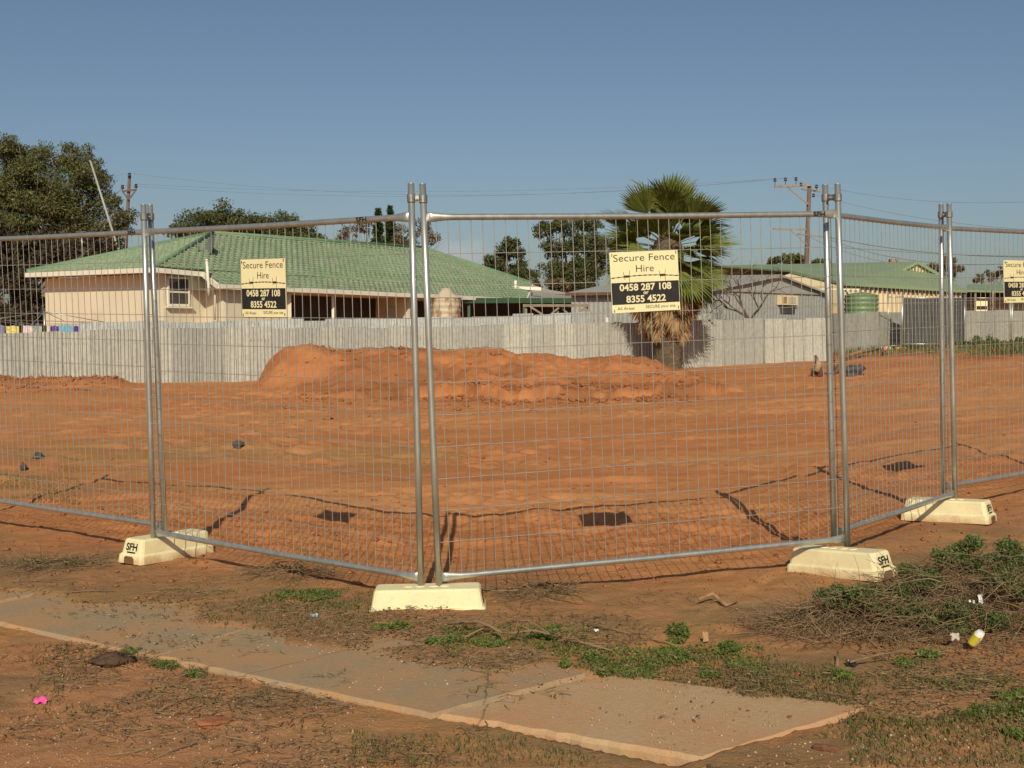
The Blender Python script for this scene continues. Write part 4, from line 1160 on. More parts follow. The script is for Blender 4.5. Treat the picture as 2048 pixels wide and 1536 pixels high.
pl = pole("thin rusty power pole with a V braced cross arm beside the big left tree", at(243, 660, DL), at(259, 352, DL), .17, .11, None)
m = MB(); m.beam(at(244, 383, DL - .2), at(273, 379, DL - .2), .1, .12); m.build("cross_arm", M['pole'], pl)
m = MB(); m.beam(at(246, 384, DL - .2), at(257, 400, DL - .2), .07, .08); m.beam(at(271, 381, DL - .2), at(257, 400, DL - .2), .07, .08); m.build("arm_brace", M['pole'], pl)
m = MB(); m.beam(at(238, 441, DL - .2), at(276, 443, DL - .2), .09, .1); m.build("lower_arm", M['timber'], pl)
insL = []
for px, y0, y1 in ((259, 354, 346), (245, 382, 370), (272, 379, 368)):
    m = MB(); m.tube([at(px, y0, DL - .2), at(px, y1 + 2, DL - .2)], .025, 5); m.lathe(at(px, y1 + 5, DL - .2), [(.02, -.1), (.12, -.08), (.13, 0), (.06, .06), (.11, .1), (.11, .16), (.001, .2)], 8)
    m.build("insulator", M['insul'], pl, True); insL.append(at(px, y1, DL - .2))
def cable(label, a, b, sag, r=.007, mat=None, name="power_line"):
    m = MB(); pts = []
    for i in range(25):
        t = i / 24; p = lerp(a, b, t); pts.append(p - Vector((0, 0, sag * 4 * t * (1 - t))))
    m.tube(pts, r, 4, False)
    o = m.build(name, mat or M['powerline'], None, True); tag(o, label, "power line", "overhead power lines")
cable("topmost power line from the left pole's tip to the right pole's side arm", insL[0], insR[0], 1.3)
cable("power line from the left cross arm's right tip to the right pole", insL[2], insR[1], .7)
cable("power line from the left cross arm's left tip to the right pole", insL[1], insR[2], 1.0)
cable("upper power line leaving the right pole towards the right edge", insR[4], at(2100, 401, 60), .5)
cable("power line dropping from the right pole's top to the right edge below the others", insR[5], at(2100, 462, 55), .4)
cable("lower service cable from the right pole's lower arm to the right edge", at(1655, 474, DP), at(2100, 514, 55), .35, .018)
cable("lowest service cable from the right pole's lower arm to the right edge", at(1650, 476, DP), at(2100, 520, 56), .8, .014)
cable("thin cable from the right pole down to the green iron roof", at(1612, 470, DP), at(1770, 524, 64), .2, .01)
cable("pale insulated cable crossing the big left tree at the left pole", at(-60, 446, 78), at(240, 441, DL), .25, .02, M['timber'])
cable("topmost line running left from the left pole into the big tree", insL[0], at(-80, 330, 90), .8)

sl = thing("street_lamp", "pale slanting lamp mast in front of the big left tree", "street lamp", at(262, 640, 66))
m = MB(); m.tube([at(280, 640, 66), at(226, 465, 66), at(180, 320, 66)], [.085, .07, .055], 10); m.build("mast", M['greyroof'], sl, True)
m = MB(); m.beam(at(182, 319, 66), at(164, 318, 66), .12, .08); m.build("lamp_head", M['insul'], sl)
an = thing("roof_antenna", "small pale television antenna standing left of the left house roof", "antenna", at(165, 512, 46))
m = MB(); m.tube([at(166, 520, 46), at(163, 463, 46)], .02, 6); m.build("mast", M['galv'], an, True)
m = MB()
for i, y in enumerate((464, 468, 472)): m.tube([at(151, y, 46), at(172, y - 1, 46)], .012, 4)
m.build("antenna_rods", M['galv'], an)

# ------------------------------------------------------------------ clothes line and washing
cl = thing("clothes_line", "rotary clothes line poking above the yellowed iron fence at the far left", "clothes line", at(89, 690, 35.5))
m = MB(); m.tube([at(89, 700, 35.5), at(89, 622, 35.5)], .025, 8); m.build("mast", M['galv'], cl, True)
for px, py, D in ((-20, 640, 34), (213, 645, 36.5), (60, 652, 33.5), (130, 643, 38)):
    m = MB(); m.tube([at(89, 623, 35.5), at(px, py, D)], .012, 5); m.build("arm", M['galv'], cl, True)
m = MB(); c_ = [at(-20, 640, 34), at(60, 652, 33.5), at(213, 645, 36.5), at(130, 643, 38)]
for k in range(4):
    for s_ in (1, .75): m.tube([lerp(at(89, 640, 35.5), c_[k], s_), lerp(at(89, 640, 35.5), c_[(k + 1) % 4], s_)], .005, 4)
m.build("line_wire", M['wire'], cl)
GARM = [(-6, 9, (0.28, 0.27, 0.42), "towel", "lavender towel at the left edge of the photo on the clothes line"), (12, 38, (0.75, 0.65, 0.22), "towel", "yellow towel on the clothes line above the iron fence"),
        (46, 65, (0.75, 0.62, 0.62), "shirt", "pale pink and white shirt on the clothes line"), (66, 84, (0.42, 0.42, 0.40), "shirt", "grey shirt on the clothes line beside the pale pink one"),
        (84, 93, (0.05, 0.05, 0.06), "sock", "black garment hanging at the clothes line mast"), (101, 117, (0.16, 0.08, 0.33), "shirt", "purple shirt on the clothes line left of the blue towel"),
        (119, 146, (0.20, 0.42, 0.58), "towel", "light blue towel on the clothes line"), (147, 157, (0.14, 0.06, 0.30), "sock", "small purple garment at the right end of the washing")]
for i, (x0, x1, c, nm, lab) in enumerate(GARM):
    rg = random.Random(i); m = MB(); n = 9; yt = 651 + (1 if i % 2 else 0); D = 34.2; yb = yt + 26 + rg.uniform(-4, 8)
    g_ = [[at(lerp(x0, x1, k / (n - 1)), lerp(yt + .8 * math.sin(k * 1.1), yb + rg.uniform(-1, 1), j / 4), D + .05 * math.sin(k * 1.9 + j * .4 + i)) for k in range(n)] for j in range(5)]
    V = [p for row in g_ for p in row]; V2 = [p + Vector((0, .012, 0)) for p in V]
    fs = [(j * n + k, j * n + k + 1, (j + 1) * n + k + 1, (j + 1) * n + k) for j in range(4) for k in range(n - 1)]
    m.add(V, fs); m.add(V2, [f[::-1] for f in fs])
    o = m.build(nm, simple("cloth_%d" % i, c, tuple(q * .8 for q in c), 8, .85), None, True); tag(o, lab, "washing", "washing on the clothes line")

# ------------------------------------------------------------------ foliage helpers
def leaf_quads(C, size, rs, up_bias=0.0, aspect=0.4, droop=0.0, dirs=None):
    """diamond leaves at centres C"""
    n = len(C)
    d = rs.normal(size=(n, 3)) if dirs is None else dirs + rs.normal(size=(n, 3)) * 0.35
    d[:, 2] -= droop
    d /= np.linalg.norm(d, axis=1)[:, None]
    a = rs.normal(size=(n, 3)); a[:, 2] += up_bias
    s = np.cross(d, a); s /= np.linalg.norm(s, axis=1)[:, None] + 1e-9
    L = size * rs.uniform(.6, 1.3, n)[:, None]
    w = L * aspect
    V = np.stack([C - d * L * .5, C + s * w * .5, C + d * L * .5, C - s * w * .5], 1).reshape(-1, 3)
    Fc = np.arange(n * 4).reshape(n, 4)
    return V, Fc
def shell_points(blobs, n, rs, inner=0.08):
    """points spread through ellipsoid clumps (cx,cy,cz,rx,ry,rz)"""
    B = np.array(blobs, dtype=float)
    vol = (B[:, 3] * B[:, 4] * B[:, 5]) ** 0.75
    k = rs.choice(len(B), n, p=vol / vol.sum())
    v = rs.normal(size=(n, 3)); v /= np.linalg.norm(v, axis=1)[:, None]
    r = rs.uniform(inner, 1, n) ** 0.6 * rs.uniform(.85, 1.25, n)
    return B[k, :3] + v * r[:, None] * B[k, 3:]
def sub_blobs(c, r, n, rs, fr=(0.22, 0.4), flat=0.8):
    out = []
    for i in range(n):
        v = rs.normal(size=3); v /= np.linalg.norm(v)
        rad = rs.uniform(.35, 1.0)
        f = rs.uniform(*fr)
        out.append((c[0] + v[0] * r[0] * rad, c[1] + v[1] * r[1] * rad, c[2] + v[2] * r[2] * rad, r[0] * f, r[0] * f, r[0] * f * flat))
    return out
def tree(name, label, px, base_y, D, clumps, mat, leaf=.22, n=5000, trunk=.28, group=None, per=9, ground=None, fr=(0.22, .42), aspect=.4, seed=1, droop=0.3, limbs=True, bark=None):
    """clumps: list of (px,py,rpx,rpy) crown outlines in the picture, at depth D"""
    rs = np.random.RandomState(seed)
    b = at(px, base_y, D); zb = 0.3 if ground is None else ground
    b.z = zb
    root = thing(name, label, "tree", b, group)
    blobs = []
    cen = []
    for (cx, cy, rx, ry) in clumps:
        c = at(cx, cy, D + rs.uniform(-.8, .8)); k = D / F
        cen.append((c, rx * k))
        blobs += sub_blobs((c.x, c.y, c.z), (rx * k, rx * k * .9, ry * k), per, rs, fr)
    C = shell_points(blobs, n, rs)
    V, Fc = leaf_quads(C, leaf, rs, up_bias=.6, aspect=aspect, droop=droop)
    np_mesh("crown", V, Fc, mat, root)
    m = MB()
    fork = Vector((b.x, b.y, zb + (max(c.z for c, r in cen) - zb) * .35))
    m.tube([b, lerp(b, fork, .5) + Vector((rs.uniform(-.2, .2), 0, 0)), fork], [trunk, trunk * .85, trunk * .7], 8)
    for c, r in cen:
        mid = lerp(fork, c, .55) + Vector((rs.uniform(-.4, .4), rs.uniform(-.4, .4), -.3))
        m.tube([fork, mid, c], [trunk * .5, trunk * .3, trunk * .12], 6)
        if limbs:
            for j in range(5):
                e = c + Vector((rs.uniform(-1, 1) * r, rs.uniform(-1, 1) * r, rs.uniform(-.4, .7) * r)); m.tube([lerp(mid, c, rs.uniform(.2, .9)), lerp(mid, e, .7), e], [trunk * .16, trunk * .09, trunk * .03], 5)
    m.build("trunk", bark or M['bark'], root, True)
    return root
tree("gum_tree", "tall spreading gum tree at the left edge, nearest the lamp mast", 95, 640, 72, [(60, 335, 75, 55), (140, 350, 65, 55), (-20, 340, 70, 60), (195, 370, 45, 45), (225, 420, 40, 40), (60, 420, 90, 55), (150, 440, 70, 45), (-40, 430, 80, 60), (215, 470, 50, 35), (20, 310, 45, 35), (20, 380, 80, 60), (110, 400, 60, 50), (90, 480, 90, 45), (250, 450, 28, 30), (160, 315, 40, 30), (0, 470, 90, 45)], M['gum'], leaf=.21, n=95000, trunk=.45, per=22, seed=3, fr=(.16, .42), aspect=.32)
tree("gum_tree", "dark shrubby tree filling the gap left of the cream house wall", 20, 650, 60, [(40, 520, 60, 50), (-20, 520, 60, 60), (40, 590, 55, 50), (-20, 600, 60, 55), (120, 500, 60, 30), (190, 490, 50, 25), (60, 560, 50, 50), (10, 560, 60, 60), (75, 620, 40, 40), (20, 640, 70, 40), (-30, 480, 70, 40)], M['shrub'], leaf=.24, n=45000, trunk=.25, per=9, seed=4, group=None)
tree("gum_tree", "round topped dark gum behind the left roof, just left of the first sign", 450, 560, 78, [(435, 435, 42, 26), (395, 452, 42, 22), (475, 445, 32, 26), (520, 450, 35, 22), (560, 450, 45, 24), (590, 466, 40, 20), (365, 462, 30, 16), (480, 475, 80, 20), (620, 475, 30, 14)], M['gumdark'], leaf=.21, n=30000, trunk=.28, per=16, seed=5, fr=(.28, .55))
tree("gum_tree", "thin brownish tree behind the roof, around the twin pine tips", 720, 560, 84, [(705, 470, 28, 24), (735, 450, 25, 20), (680, 485, 25, 18), (815, 470, 30, 20), (845, 455, 25, 18), (860, 478, 24, 20), (800, 490, 40, 15)], M['gumred'], leaf=.2, n=5200, trunk=.2, per=12, seed=6, fr=(.2, .5))
def pine(label, px, ytop, ybase, wpx, D, seed):
    rs = np.random.RandomState(seed); top = at(px, ytop, D); b = at(px, ybase, D); b.z = .3
    root = thing("pine_tree", label, "tree", b, "pines behind the left roof")
    H = top.z - b.z; n = 2600
    t = rs.uniform(0.25, 1, n); ang = rs.uniform(0, 6.28, n)
    lay = 0.75 + .25 * np.sin(t * 60)
    rad = (1 - t) * wpx / F * D * 1.6 * lay * rs.uniform(.25, 1, n) + .05
    C = np.stack([b.x + rad * np.cos(ang), b.y + rad * np.sin(ang), b.z + t * H - rad * .12], -1)
    dirs = np.stack([np.cos(ang), np.sin(ang), np.full(n, .25)], -1)
    V, Fc = leaf_quads(C, .4, rs, .5, .35, 0, dirs); np_mesh("crown", V, Fc, M['pine'], root)
    m = MB(); m.tube([b, top], [.25, .03], 6); m.build("trunk", M['bark'], root, True)
pine("left and shorter of the twin pine tips above the left roof", 757, 417, 560, 40, 82, 7)
pine("right and taller of the twin pine tips above the left roof", 781, 412, 560, 45, 84, 8)
tree("gum_tree", "narrow dark tree right of the left roof's end, with bare twigs on top", 1020, 600, 70, [(1018, 490, 22, 22), (1000, 520, 30, 20), (1035, 520, 28, 30), (985, 525, 22, 16), (1020, 550, 45, 20), (1045, 555, 30, 18)], M['gumdark'], leaf=.19, n=15000, trunk=.22, per=12, seed=9, fr=(.22, .55))
tree("gum_tree", "tall open gum between the left roof and the palm", 1145, 600, 74, [(1090, 460, 30, 18), (1125, 455, 35, 20), (1170, 450, 35, 20), (1105, 495, 30, 18), (1145, 490, 35, 22), (1190, 490, 35, 25), (1120, 540, 40, 20), (1165, 530, 40, 25), (1205, 535, 35, 25), (1135, 570, 60, 16), (1215, 500, 30, 25)], M['gumdark'], leaf=.19, n=27000, trunk=.28, per=14, seed=10, fr=(.22, .5))
tree("shrub_tree", "low brown green tree above the lean-to roof", 1090, 600, 68, [(1075, 565, 30, 14), (1115, 572, 30, 12), (1060, 575, 20, 12)], M['gumred'], leaf=.25, n=1800, trunk=.12, per=6, seed=11)
tree("gum_tree", "small round tree rising over the green iron roof beside the right pole", 1580, 580, 92, [(1575, 516, 22, 11), (1595, 520, 20, 10), (1550, 523, 16, 8), (1610, 524, 18, 7), (1650, 526, 22, 5)], M['gum'], leaf=.34, n=2000, trunk=.15, per=6, seed=12)
tree("gum_tree", "dark tree behind the gablet of the right house", 1890, 580, 84, [(1880, 535, 30, 16), (1905, 540, 24, 18), (1860, 540, 20, 12), (1885, 522, 18, 10)], M['gumred'], leaf=.3, n=2400, trunk=.18, per=6, seed=13)
tree("gum_tree", "sparse reddish tree left of the rightmost hire sign", 1985, 590, 86, [(1985, 548, 30, 14), (1960, 556, 22, 8), (2005, 545, 22, 12), (2030, 555, 22, 12)], M['gumred'], leaf=.22, n=1300, trunk=.15, per=7, seed=14, fr=(.15, .3))

def bare_tree(label, base, spread, H, seed, r0=.09, mat=None, name="bare_tree", levels=5):
    rs = np.random.RandomState(seed); root = thing(name, label, "tree", base)
    m = MB()
    def grow(p, d, L, r, lev):
        pts = [p]; q = p; dd = d
        for i in range(3):
            dd = (dd + Vector(rs.normal(size=3)) * (.16 if lev else .03)).normalized(); q = q + dd * L / 3; pts.append(q)
        m.tube(pts, [r, r * .88, r * .75, r * .6], 6 if lev < 3 else 4, False)
        if lev >= levels: return
        nk = 3 if lev < 3 else 2
        for k in range(nk):
            ax = Vector(rs.normal(size=3)); ax = (ax - dd * ax.dot(dd)).normalized()
            nd = (dd * rs.uniform(.5, 1) + ax * rs.uniform(.5, 1.0) * spread + Vector((0, 0, .12 if lev > 1 else .05))).normalized()
            grow(pts[rs.randint(2, 4)] if lev else pts[3], nd, L * rs.uniform(.6, .82), r * .58, lev + 1)
    grow(base, Vector((0, 0, 1)), H * .36, r0, 0)
    m.build("branches", mat or M['barebark'], root, True)
    return root
bp = at(1505, 690, 41.5); bp.z = .4
bare_tree("leafless dark fruit tree before the grey shed, right of the palm", bp, 1.0, 3.9, 29, .085)

# ------------------------------------------------------------------ palm tree
pb = at(1334, 728, 36.4); pb.z = gz(pb.x, pb.y) - .05
palm = thing("palm_tree", "stout fan palm with a shaggy skirt of dead fronds, in front of the iron fence", "palm tree", pb)
m = MB(); H = 3.9
prof = []
rsn = np.random.RandomState(2)
for i in range(40):
    z = H * i / 39; r = .44 - .10 * (z / H) + (.05 if i % 2 else 0) + (.10 * math.exp(-z * 5)); prof.append((r, z))
m.lathe((pb.x, pb.y, pb.z), prof, 30)
m.v = [(v[0] + rsn.normal() * .012, v[1] + rsn.normal() * .012, v[2]) for v in m.v]
m.build("trunk", M['palmtrunk'], palm, True)
def fan_mesh(seed, nseg=30, rad=1.0, pet=.9, fold=.25, droop=.35, spread=2.3, wseg=.05):
    """fan leaf: petiole along +X from origin, blade beyond; returns verts, faces"""
    rs = np.random.RandomState(seed); V = []; Fc = []
    def strip(pts, ws, nrm):
        b = len(V)
        for i, (p, w_) in enumerate(zip(pts, ws)):
            d = pts[min(i + 1, len(pts) - 1)] - pts[max(i - 1, 0)]
            s = nrm.cross(d); s.normalize()
            V.append(tuple(p - s * w_)); V.append(tuple(p + nrm * (w_ * .5))); V.append(tuple(p + s * w_))
        for i in range(len(pts) - 1):
            a = b + i * 3; Fc.append((a, a + 1, a + 4, a + 3)); Fc.append((a + 1, a + 2, a + 5, a + 4))
    Z = Vector((0, 0, 1))
    strip([Vector((0, 0, 0)), Vector((pet * .5, 0, .03)), Vector((pet, 0, 0))], [.035, .022, .018], Z)
    c = Vector((pet, 0, 0))
    for i in range(nseg):
        a = (i / (nseg - 1) - .5) * spread
        L = rad * (1 - .28 * abs(a / (spread / 2)) ** 2) * rs.uniform(.88, 1.06)
        d = Vector((math.cos(a), math.sin(a), fold * abs(a) * .4)); d.normalize()
        pts = []
        for t in (0, .35, .6, .8, 1.0):
            sag = -droop * L * max(0, t - .3) ** 2 * rs.uniform(.7, 1.5)
            pts.append(c + d * (L * t) + Z * sag)
        strip(pts, [.006, wseg, wseg * .85, wseg * .45, .003], Z)
    return V, Fc
m = MB(); m.lathe((pb.x, pb.y, pb.z), [(.33, H - .9), (.50, H - .6), (.52, H - .1), (.40, H + .25), (.15, H + .5), (.001, H + .55)], 18)
m.v = [(v[0] + rsn.normal() * .035, v[1] + rsn.normal() * .035, v[2] + rsn.normal() * .03) for v in m.v]
m.build("leaf_bases", M['palmtrunk'], palm)
fans = []
for s_ in range(6):
    V, Fc = fan_mesh(s_, 26, (.95 + .04 * s_) , (.95, .62, .8)[s_ % 3], .6, .12 + .12 * (s_ % 4), 2.0, .036)
    me = bpy.data.meshes.new("frond"); me.from_pydata(V, [], Fc); me.materials.append(M['frond']); fans.append(me)
dead = []
for s_ in range(5):
    V, Fc = fan_mesh(40 + s_, 20, .85, .6, .9, .4, 1.3, .045)
    me = bpy.data.meshes.new("dead_frond"); me.from_pydata(V, [], Fc); me.materials.append(M['deadfrond']); dead.append(me)
rs = random.Random(77)
topz = H + .05
NF = 76
for i in range(NF):
    f = (i + .5) / NF
    el = R(82 - 134 * f ** .85)           # upright in the middle to drooping below
    azm = i * 2.39996 + rs.uniform(-.2, .2)
    o = bpy.data.objects.new("frond", fans[i % 6]); link(o); o.parent = palm
    o.location = (0.12 * math.cos(azm), .12 * math.sin(azm), topz + .30 * (1 - f) - .5 * f)
    o.rotation_euler = (rs.uniform(-.55, .55), -el + rs.uniform(-.2, .2), azm)
    k = rs.uniform(.85, 1.12) * (1 + .16 * math.cos(el)); o.scale = (k, k, k)
ND = 95
for i in range(ND):
    f = (i + .5) / ND
    azm = i * 2.39996 + rs.uniform(-.3, .3)
    o = bpy.data.objects.new("dead_frond", dead[i % 5]); link(o); o.parent = palm
    zc = topz - .75 - 1.2 * f
    o.location = (.30 * math.cos(azm), .30 * math.sin(azm), zc)
    o.rotation_euler = (rs.uniform(-1.2, 1.2), R(52 + 24 * f + rs.uniform(-14, 10)), azm)
    k = rs.uniform(.75, 1.1) * (1.0 - .15 * f); o.scale = (k, k, k)

# ------------------------------------------------------------------ weeds, brush, litter
def weed(label, px, py, rpx, h, seed, mat='weed', n=None, leaf=.024, group="green weeds growing on the verge", name="weed", aspect=.45, stems=True, squash=.6):
    p = ground_hit(px, py); k = p.y / F; r = rpx * k
    rs = np.random.RandomState(seed)
    root = thing(name, label, "weed" if name == "weed" else "plant", p, group)
    r *= 1.25 if group.startswith('green') else 1
    n = n or int(300 + 9000 * r)
    nb = max(3, int(r / .05))
    bl = []
    for i in range(nb):
        a = rs.uniform(0, 6.28); q = r * math.sqrt(rs.uniform(0, 1)) * .85
        x, y = p.x + q * math.cos(a), p.y + q * math.sin(a) * squash
        hh = .8 * h * rs.uniform(.25, 1.0) * (1 - .5 * q / max(r, 1e-6))
        bl.append((x, y, gz(x, y) + hh * .45, (.03 + .10 * r) * rs.uniform(.5, 1.5), (.03 + .08 * r) * rs.uniform(.5, 1.5), hh * .55))
    C = shell_points(bl, n, rs, .1)
    C[:, 2] = np.maximum(C[:, 2], ground_z(C[:, 0], C[:, 1]) + .006)
    V, Fc = leaf_quads(C, leaf, rs, 1.4, aspect, -.2)
    np_mesh("leaves", V, Fc, M[mat], root)
    if stems:
        m = MB()
        for i in range(int(6 + 30 * r)):
            b = bl[rs.randint(len(bl))]; a0 = Vector((p.x + (b[0] - p.x) * .5, p.y + (b[1] - p.y) * .5, 0)); a0.z = gz(a0.x, a0.y)
            e = Vector((b[0] + rs.normal() * .04, b[1] + rs.normal() * .04, b[2] + b[5] * rs.uniform(.2, .9)))
            m.tube([a0, lerp(a0, e, .5) + Vector((0, 0, .01)), e], .0022, 4, False)
        m.build("stems", M['twig'], root)
    return root
WEEDS = [(605, 1196, 52, .05, "low green weed patch left of the corner foot"), (790, 1256, 42, .06, "feathery weed just below the left end of the corner foot"), (905, 1284, 40, .09, "leafy weed at the left end of the fallen branch"),
         (1010, 1292, 50, .05, "flat weed under the middle of the fallen branch"), (1090, 1272, 60, .07, "bright weed behind the fallen branch"), (1155, 1326, 55, .08, "dark green weed in front of the fallen branch's right end"),
         (1235, 1352, 55, .05, "flat spreading weed nearest the concrete slab"), (1310, 1318, 60, .08, "broad weed in the middle of the weedy strip"), (1366, 1276, 42, .12, "tallest leafy weed, pointed, behind the weedy strip"),
         (1448, 1305, 20, .07, "small weed sprig right of the tallest weed"), (1440, 1346, 60, .07, "low weed band right of the broad weed"), (1502, 1342, 18, .05, "little weed tip at the right end of the low band"),
         (1680, 1358, 16, .06, "lone weed sprig under the brush heap"), (1290, 1345, 40, .05, "thin weed between the broad weed and the slab"), (2030, 1400, 50, .06, "weed patch at the right edge below the brush heap"),
         (1850, 1325, 60, .08, "weed spilling from the front of the brush heap"), (2035, 1475, 24, .05, "tiny weed near the lower right corner"), (275, 1305, 18, .03, "small green tuft at the kerb, leftmost"), (330, 1335, 16, .04, "small green tuft at the kerb beside the bark clump"), (385, 1352, 16, .05, "upright green tuft at the kerb, right of the bark clump")]
for i, (px, py, r_, h, lab) in enumerate(WEEDS):
    weed(lab, px, py, r_, h, 100 + i)
FW = [(412, 757, 22, .5, "grey green shrub at the foot of the yellowed fence, left of the pink peg", "olive"), (500, 755, 20, .22, "low dry weed right of the pink peg", "drygrass"), (1400, 727, 34, .32, "bright green weed in the palm's shade", "weed"), (1378, 724, 22, .35, "dark weed close to the palm trunk", "weed"),
      (1475, 722, 9, .45, "thin weed against the fence, between palm and bare tree", "olive"), (1590, 722, 16, .3, "dry weed at the fence near its right end", "drygrass"), (1700, 690, 30, .5, "weed clump at the dull iron fence behind the right posts", "olive"), (1715, 695, 20, .4, "smaller weed clump beside the far white foot", "olive"), (1960, 690, 60, .6, "broad grassy clump right of the dark gate", "olive"), (2040, 688, 40, .5, "grassy clump at the right edge before the iron fence", "olive"), (1340, 712, 10, .2, "weed tuft on the heap behind the palm", "weed")]
for i, (px, py, r_, h, lab, mt) in enumerate(FW):
    weed(lab, px, py, r_, h, 200 + i, mt, n=260 + int(14 * r_), leaf=.13, group="weeds along the far fences", stems=False)

def brush(label, px, py, rx, ry, h, seed, ntw, nlf, leaf=.03, mat='olive', green=None):
    """heap of cut dry branches with olive leaves; rx, ry in metres"""
    p = ground_hit(px, py); rs = np.random.RandomState(seed)
    root = thing("brush_heap", label, "brush", p, "cut brush dumped on the verge")
    m = MB()
    for i in range(ntw):
        a = rs.uniform(0, 6.28); q = math.sqrt(rs.uniform(0, 1))
        x, y = p.x + rx * q * math.cos(a), p.y + ry * q * math.sin(a)
        hh = h * (1 - q * q) * rs.uniform(.1, 1)
        d = Vector((math.cos(a) * .8 + rs.normal() * .7, math.sin(a) * .8 + rs.normal() * .7, rs.normal() * .25)).normalized()
        L = rs.uniform(.06, .30); r = rs.uniform(.0009, .0026)
        st = Vector((x, y, gz(x, y) + hh + .006)); pts = [st]; dd = d
        for j in range(4):
            dd = (dd + Vector(rs.normal(size=3)) * .22 + Vector((0, 0, -.06))).normalized(); nx = pts[-1] + dd * L / 4
            nx.z = max(nx.z, gz(nx.x, nx.y) + .004); pts.append(nx)
        m.tube(pts, [r, r * .9, r * .75, r * .6, r * .4], 4, False)
        if rs.uniform() < .5:
            e = pts[2] + (dd + Vector(rs.normal(size=3)) * .6).normalized() * L * .4; m.tube([pts[2], e], [r * .6, r * .3], 4, False)
    m.build("twigs", M['twig'], root, True)
    bl = []
    for (gx_, gy_, gr, gh) in green:
        for k in range(5):
            x, y = p.x + gx_ + rs.normal() * gr * .5, p.y + gy_ + rs.normal() * gr * .5
            bl.append((x, y, gz(x, y) + gh * rs.uniform(.4, 1.0), gr * .5, gr * .5, gr * .35))
    C = shell_points(bl, nlf, rs, .1); C[:, 2] = np.maximum(C[:, 2], ground_z(C[:, 0], C[:, 1]) + .008)
    V, Fc = leaf_quads(C, leaf, rs, .8, .38); np_mesh("foliage", V, Fc, M[mat], root)
    return root
brush("dry brush heap with a green leafy top, left one of the two main heaps", 1685, 1258, .37, .27, .17, 301, 650, 12500, .02, 'olive', [(.02, .14, .09, .16), (.12, .12, .10, .17), (.26, -.02, .09, .12), (.20, .14, .07, .14), (.40, -.12, .08, .08)])
brush("largest dark brush heap at the right edge, with litter caught in it", 1960, 1240, .80, .46, .30, 302, 1700, 26000, .02, 'olive', [(-.28, .12, .12, .24), (-.12, .22, .12, .3), (.05, .3, .12, .34), (.3, .28, .14, .36), (.2, .1, .12, .3), (-.35, -.12, .10, .14), (-.2, -.2, .12, .12), (.0, -.28, .1, .08), (.45, .1, .12, .2)])
brush("leafy feathery branch standing up behind the largest brush heap", 1925, 1150, .28, .18, .12, 303, 240, 3600, .02, 'olive', [(-.10, .0, .06, .16), (.0, .02, .07, .12), (.12, -.04, .08, .10), (.2, -.1, .08, .10)])
brush("small grey pile of twigs against the bottom rail right of the corner foot", 1075, 1192, .20, .12, .06, 304, 150, 60, .02, 'drygrass', [(0, 0, .08, .03)])
brush("dark tangle of twigs under the rail left of the corner foot", 590, 1150, .22, .12, .10, 305, 170, 120, .02, 'drygrass', [(0, 0, .08, .04)])
brush("flat brownish twig litter patch left of the left foot", 100, 1135, .34, .14, .04, 306, 260, 700, .022, 'drygrass', [(-.1, .03, .12, .02), (.1, -.02, .12, .02)])

def branch(label, pts, r, seed, twigs=10, name="fallen_branch", mat='twig'):
    rs = np.random.RandomState(seed); P_ = [ground_hit(x, y) + Vector((0, 0, dz_)) for x, y, dz_ in pts]
    root = thing(name, label, "branch", P_[0], "fallen branches and sticks")
    m = MB(); m.tube(P_, [r * (1 - .6 * i / (len(P_) - 1)) for i in range(len(P_))], 6)
    m.build("stem", M['stick'], root, True)
    if twigs:
        m = MB()
        for i in range(twigs):
            t = rs.uniform(.1, .95) * (len(P_) - 1); k = int(t); a = lerp(P_[k], P_[min(k + 1, len(P_) - 1)], t - k)
            d = Vector((rs.normal(), rs.normal() * .8, abs(rs.normal()) * .25)).normalized() * rs.uniform(.06, .16)
            m.tube([a, a + d * .5 + Vector((0, 0, .006)), a + d], [r * .35, r * .25, r * .12], 4, False)
        m.build("twigs", M['stick'], root, True)
    return root
M['stick'] = simple("stick_bark", (0.26, 0.165, 0.085), (0.18, 0.11, 0.06), 18, .9)
branch("long bent fallen branch lying across the weeds", [(895, 1268, .05), (960, 1270, .06), (1010, 1290, .05), (1070, 1285, .055), (1140, 1300, .04), (1225, 1312, .02)], .010, 1, 26)
branch("thin forked stick crossing the fallen branch", [(930, 1285, .02), (1000, 1262, .05), (1040, 1252, .06)], .005, 2, 5)
branch("straight reddish stick lying behind the weedy strip", [(1175, 1258, .012), (1225, 1266, .014), (1262, 1272, .01)], .007, 3, 2)
branch("short stick in front of the tallest weed", [(1300, 1288, .012), (1335, 1292, .014), (1372, 1306, .01)], .006, 4, 2)
branch("pale straw sticks lying at the far edge of the footpath", [(130, 1194, .008), (180, 1188, .012), (232, 1185, .008)], .005, 5, 3)
branch("crooked dark stick on the gravel, bottom left", [(310, 1430, .006), (345, 1415, .012), (400, 1392, .01)], .005, 6, 6)
branch("thin dark root line on the gravel at the bottom left", [(290, 1530, .005), (340, 1508, .008), (395, 1490, .006)], .004, 7, 4)
branch("light stick lying in front of the brush heaps", [(1700, 1338, .03), (1760, 1332, .05), (1820, 1330, .06)], .006, 8, 4)
branch("short upright stick before the left brush heap", [(1674, 1335, .0), (1676, 1318, .03)], .010, 9, 0)
branch("bleached stick at the right edge of the verge", [(1985, 1398, .01), (2048, 1396, .012)], .005, 10, 2)

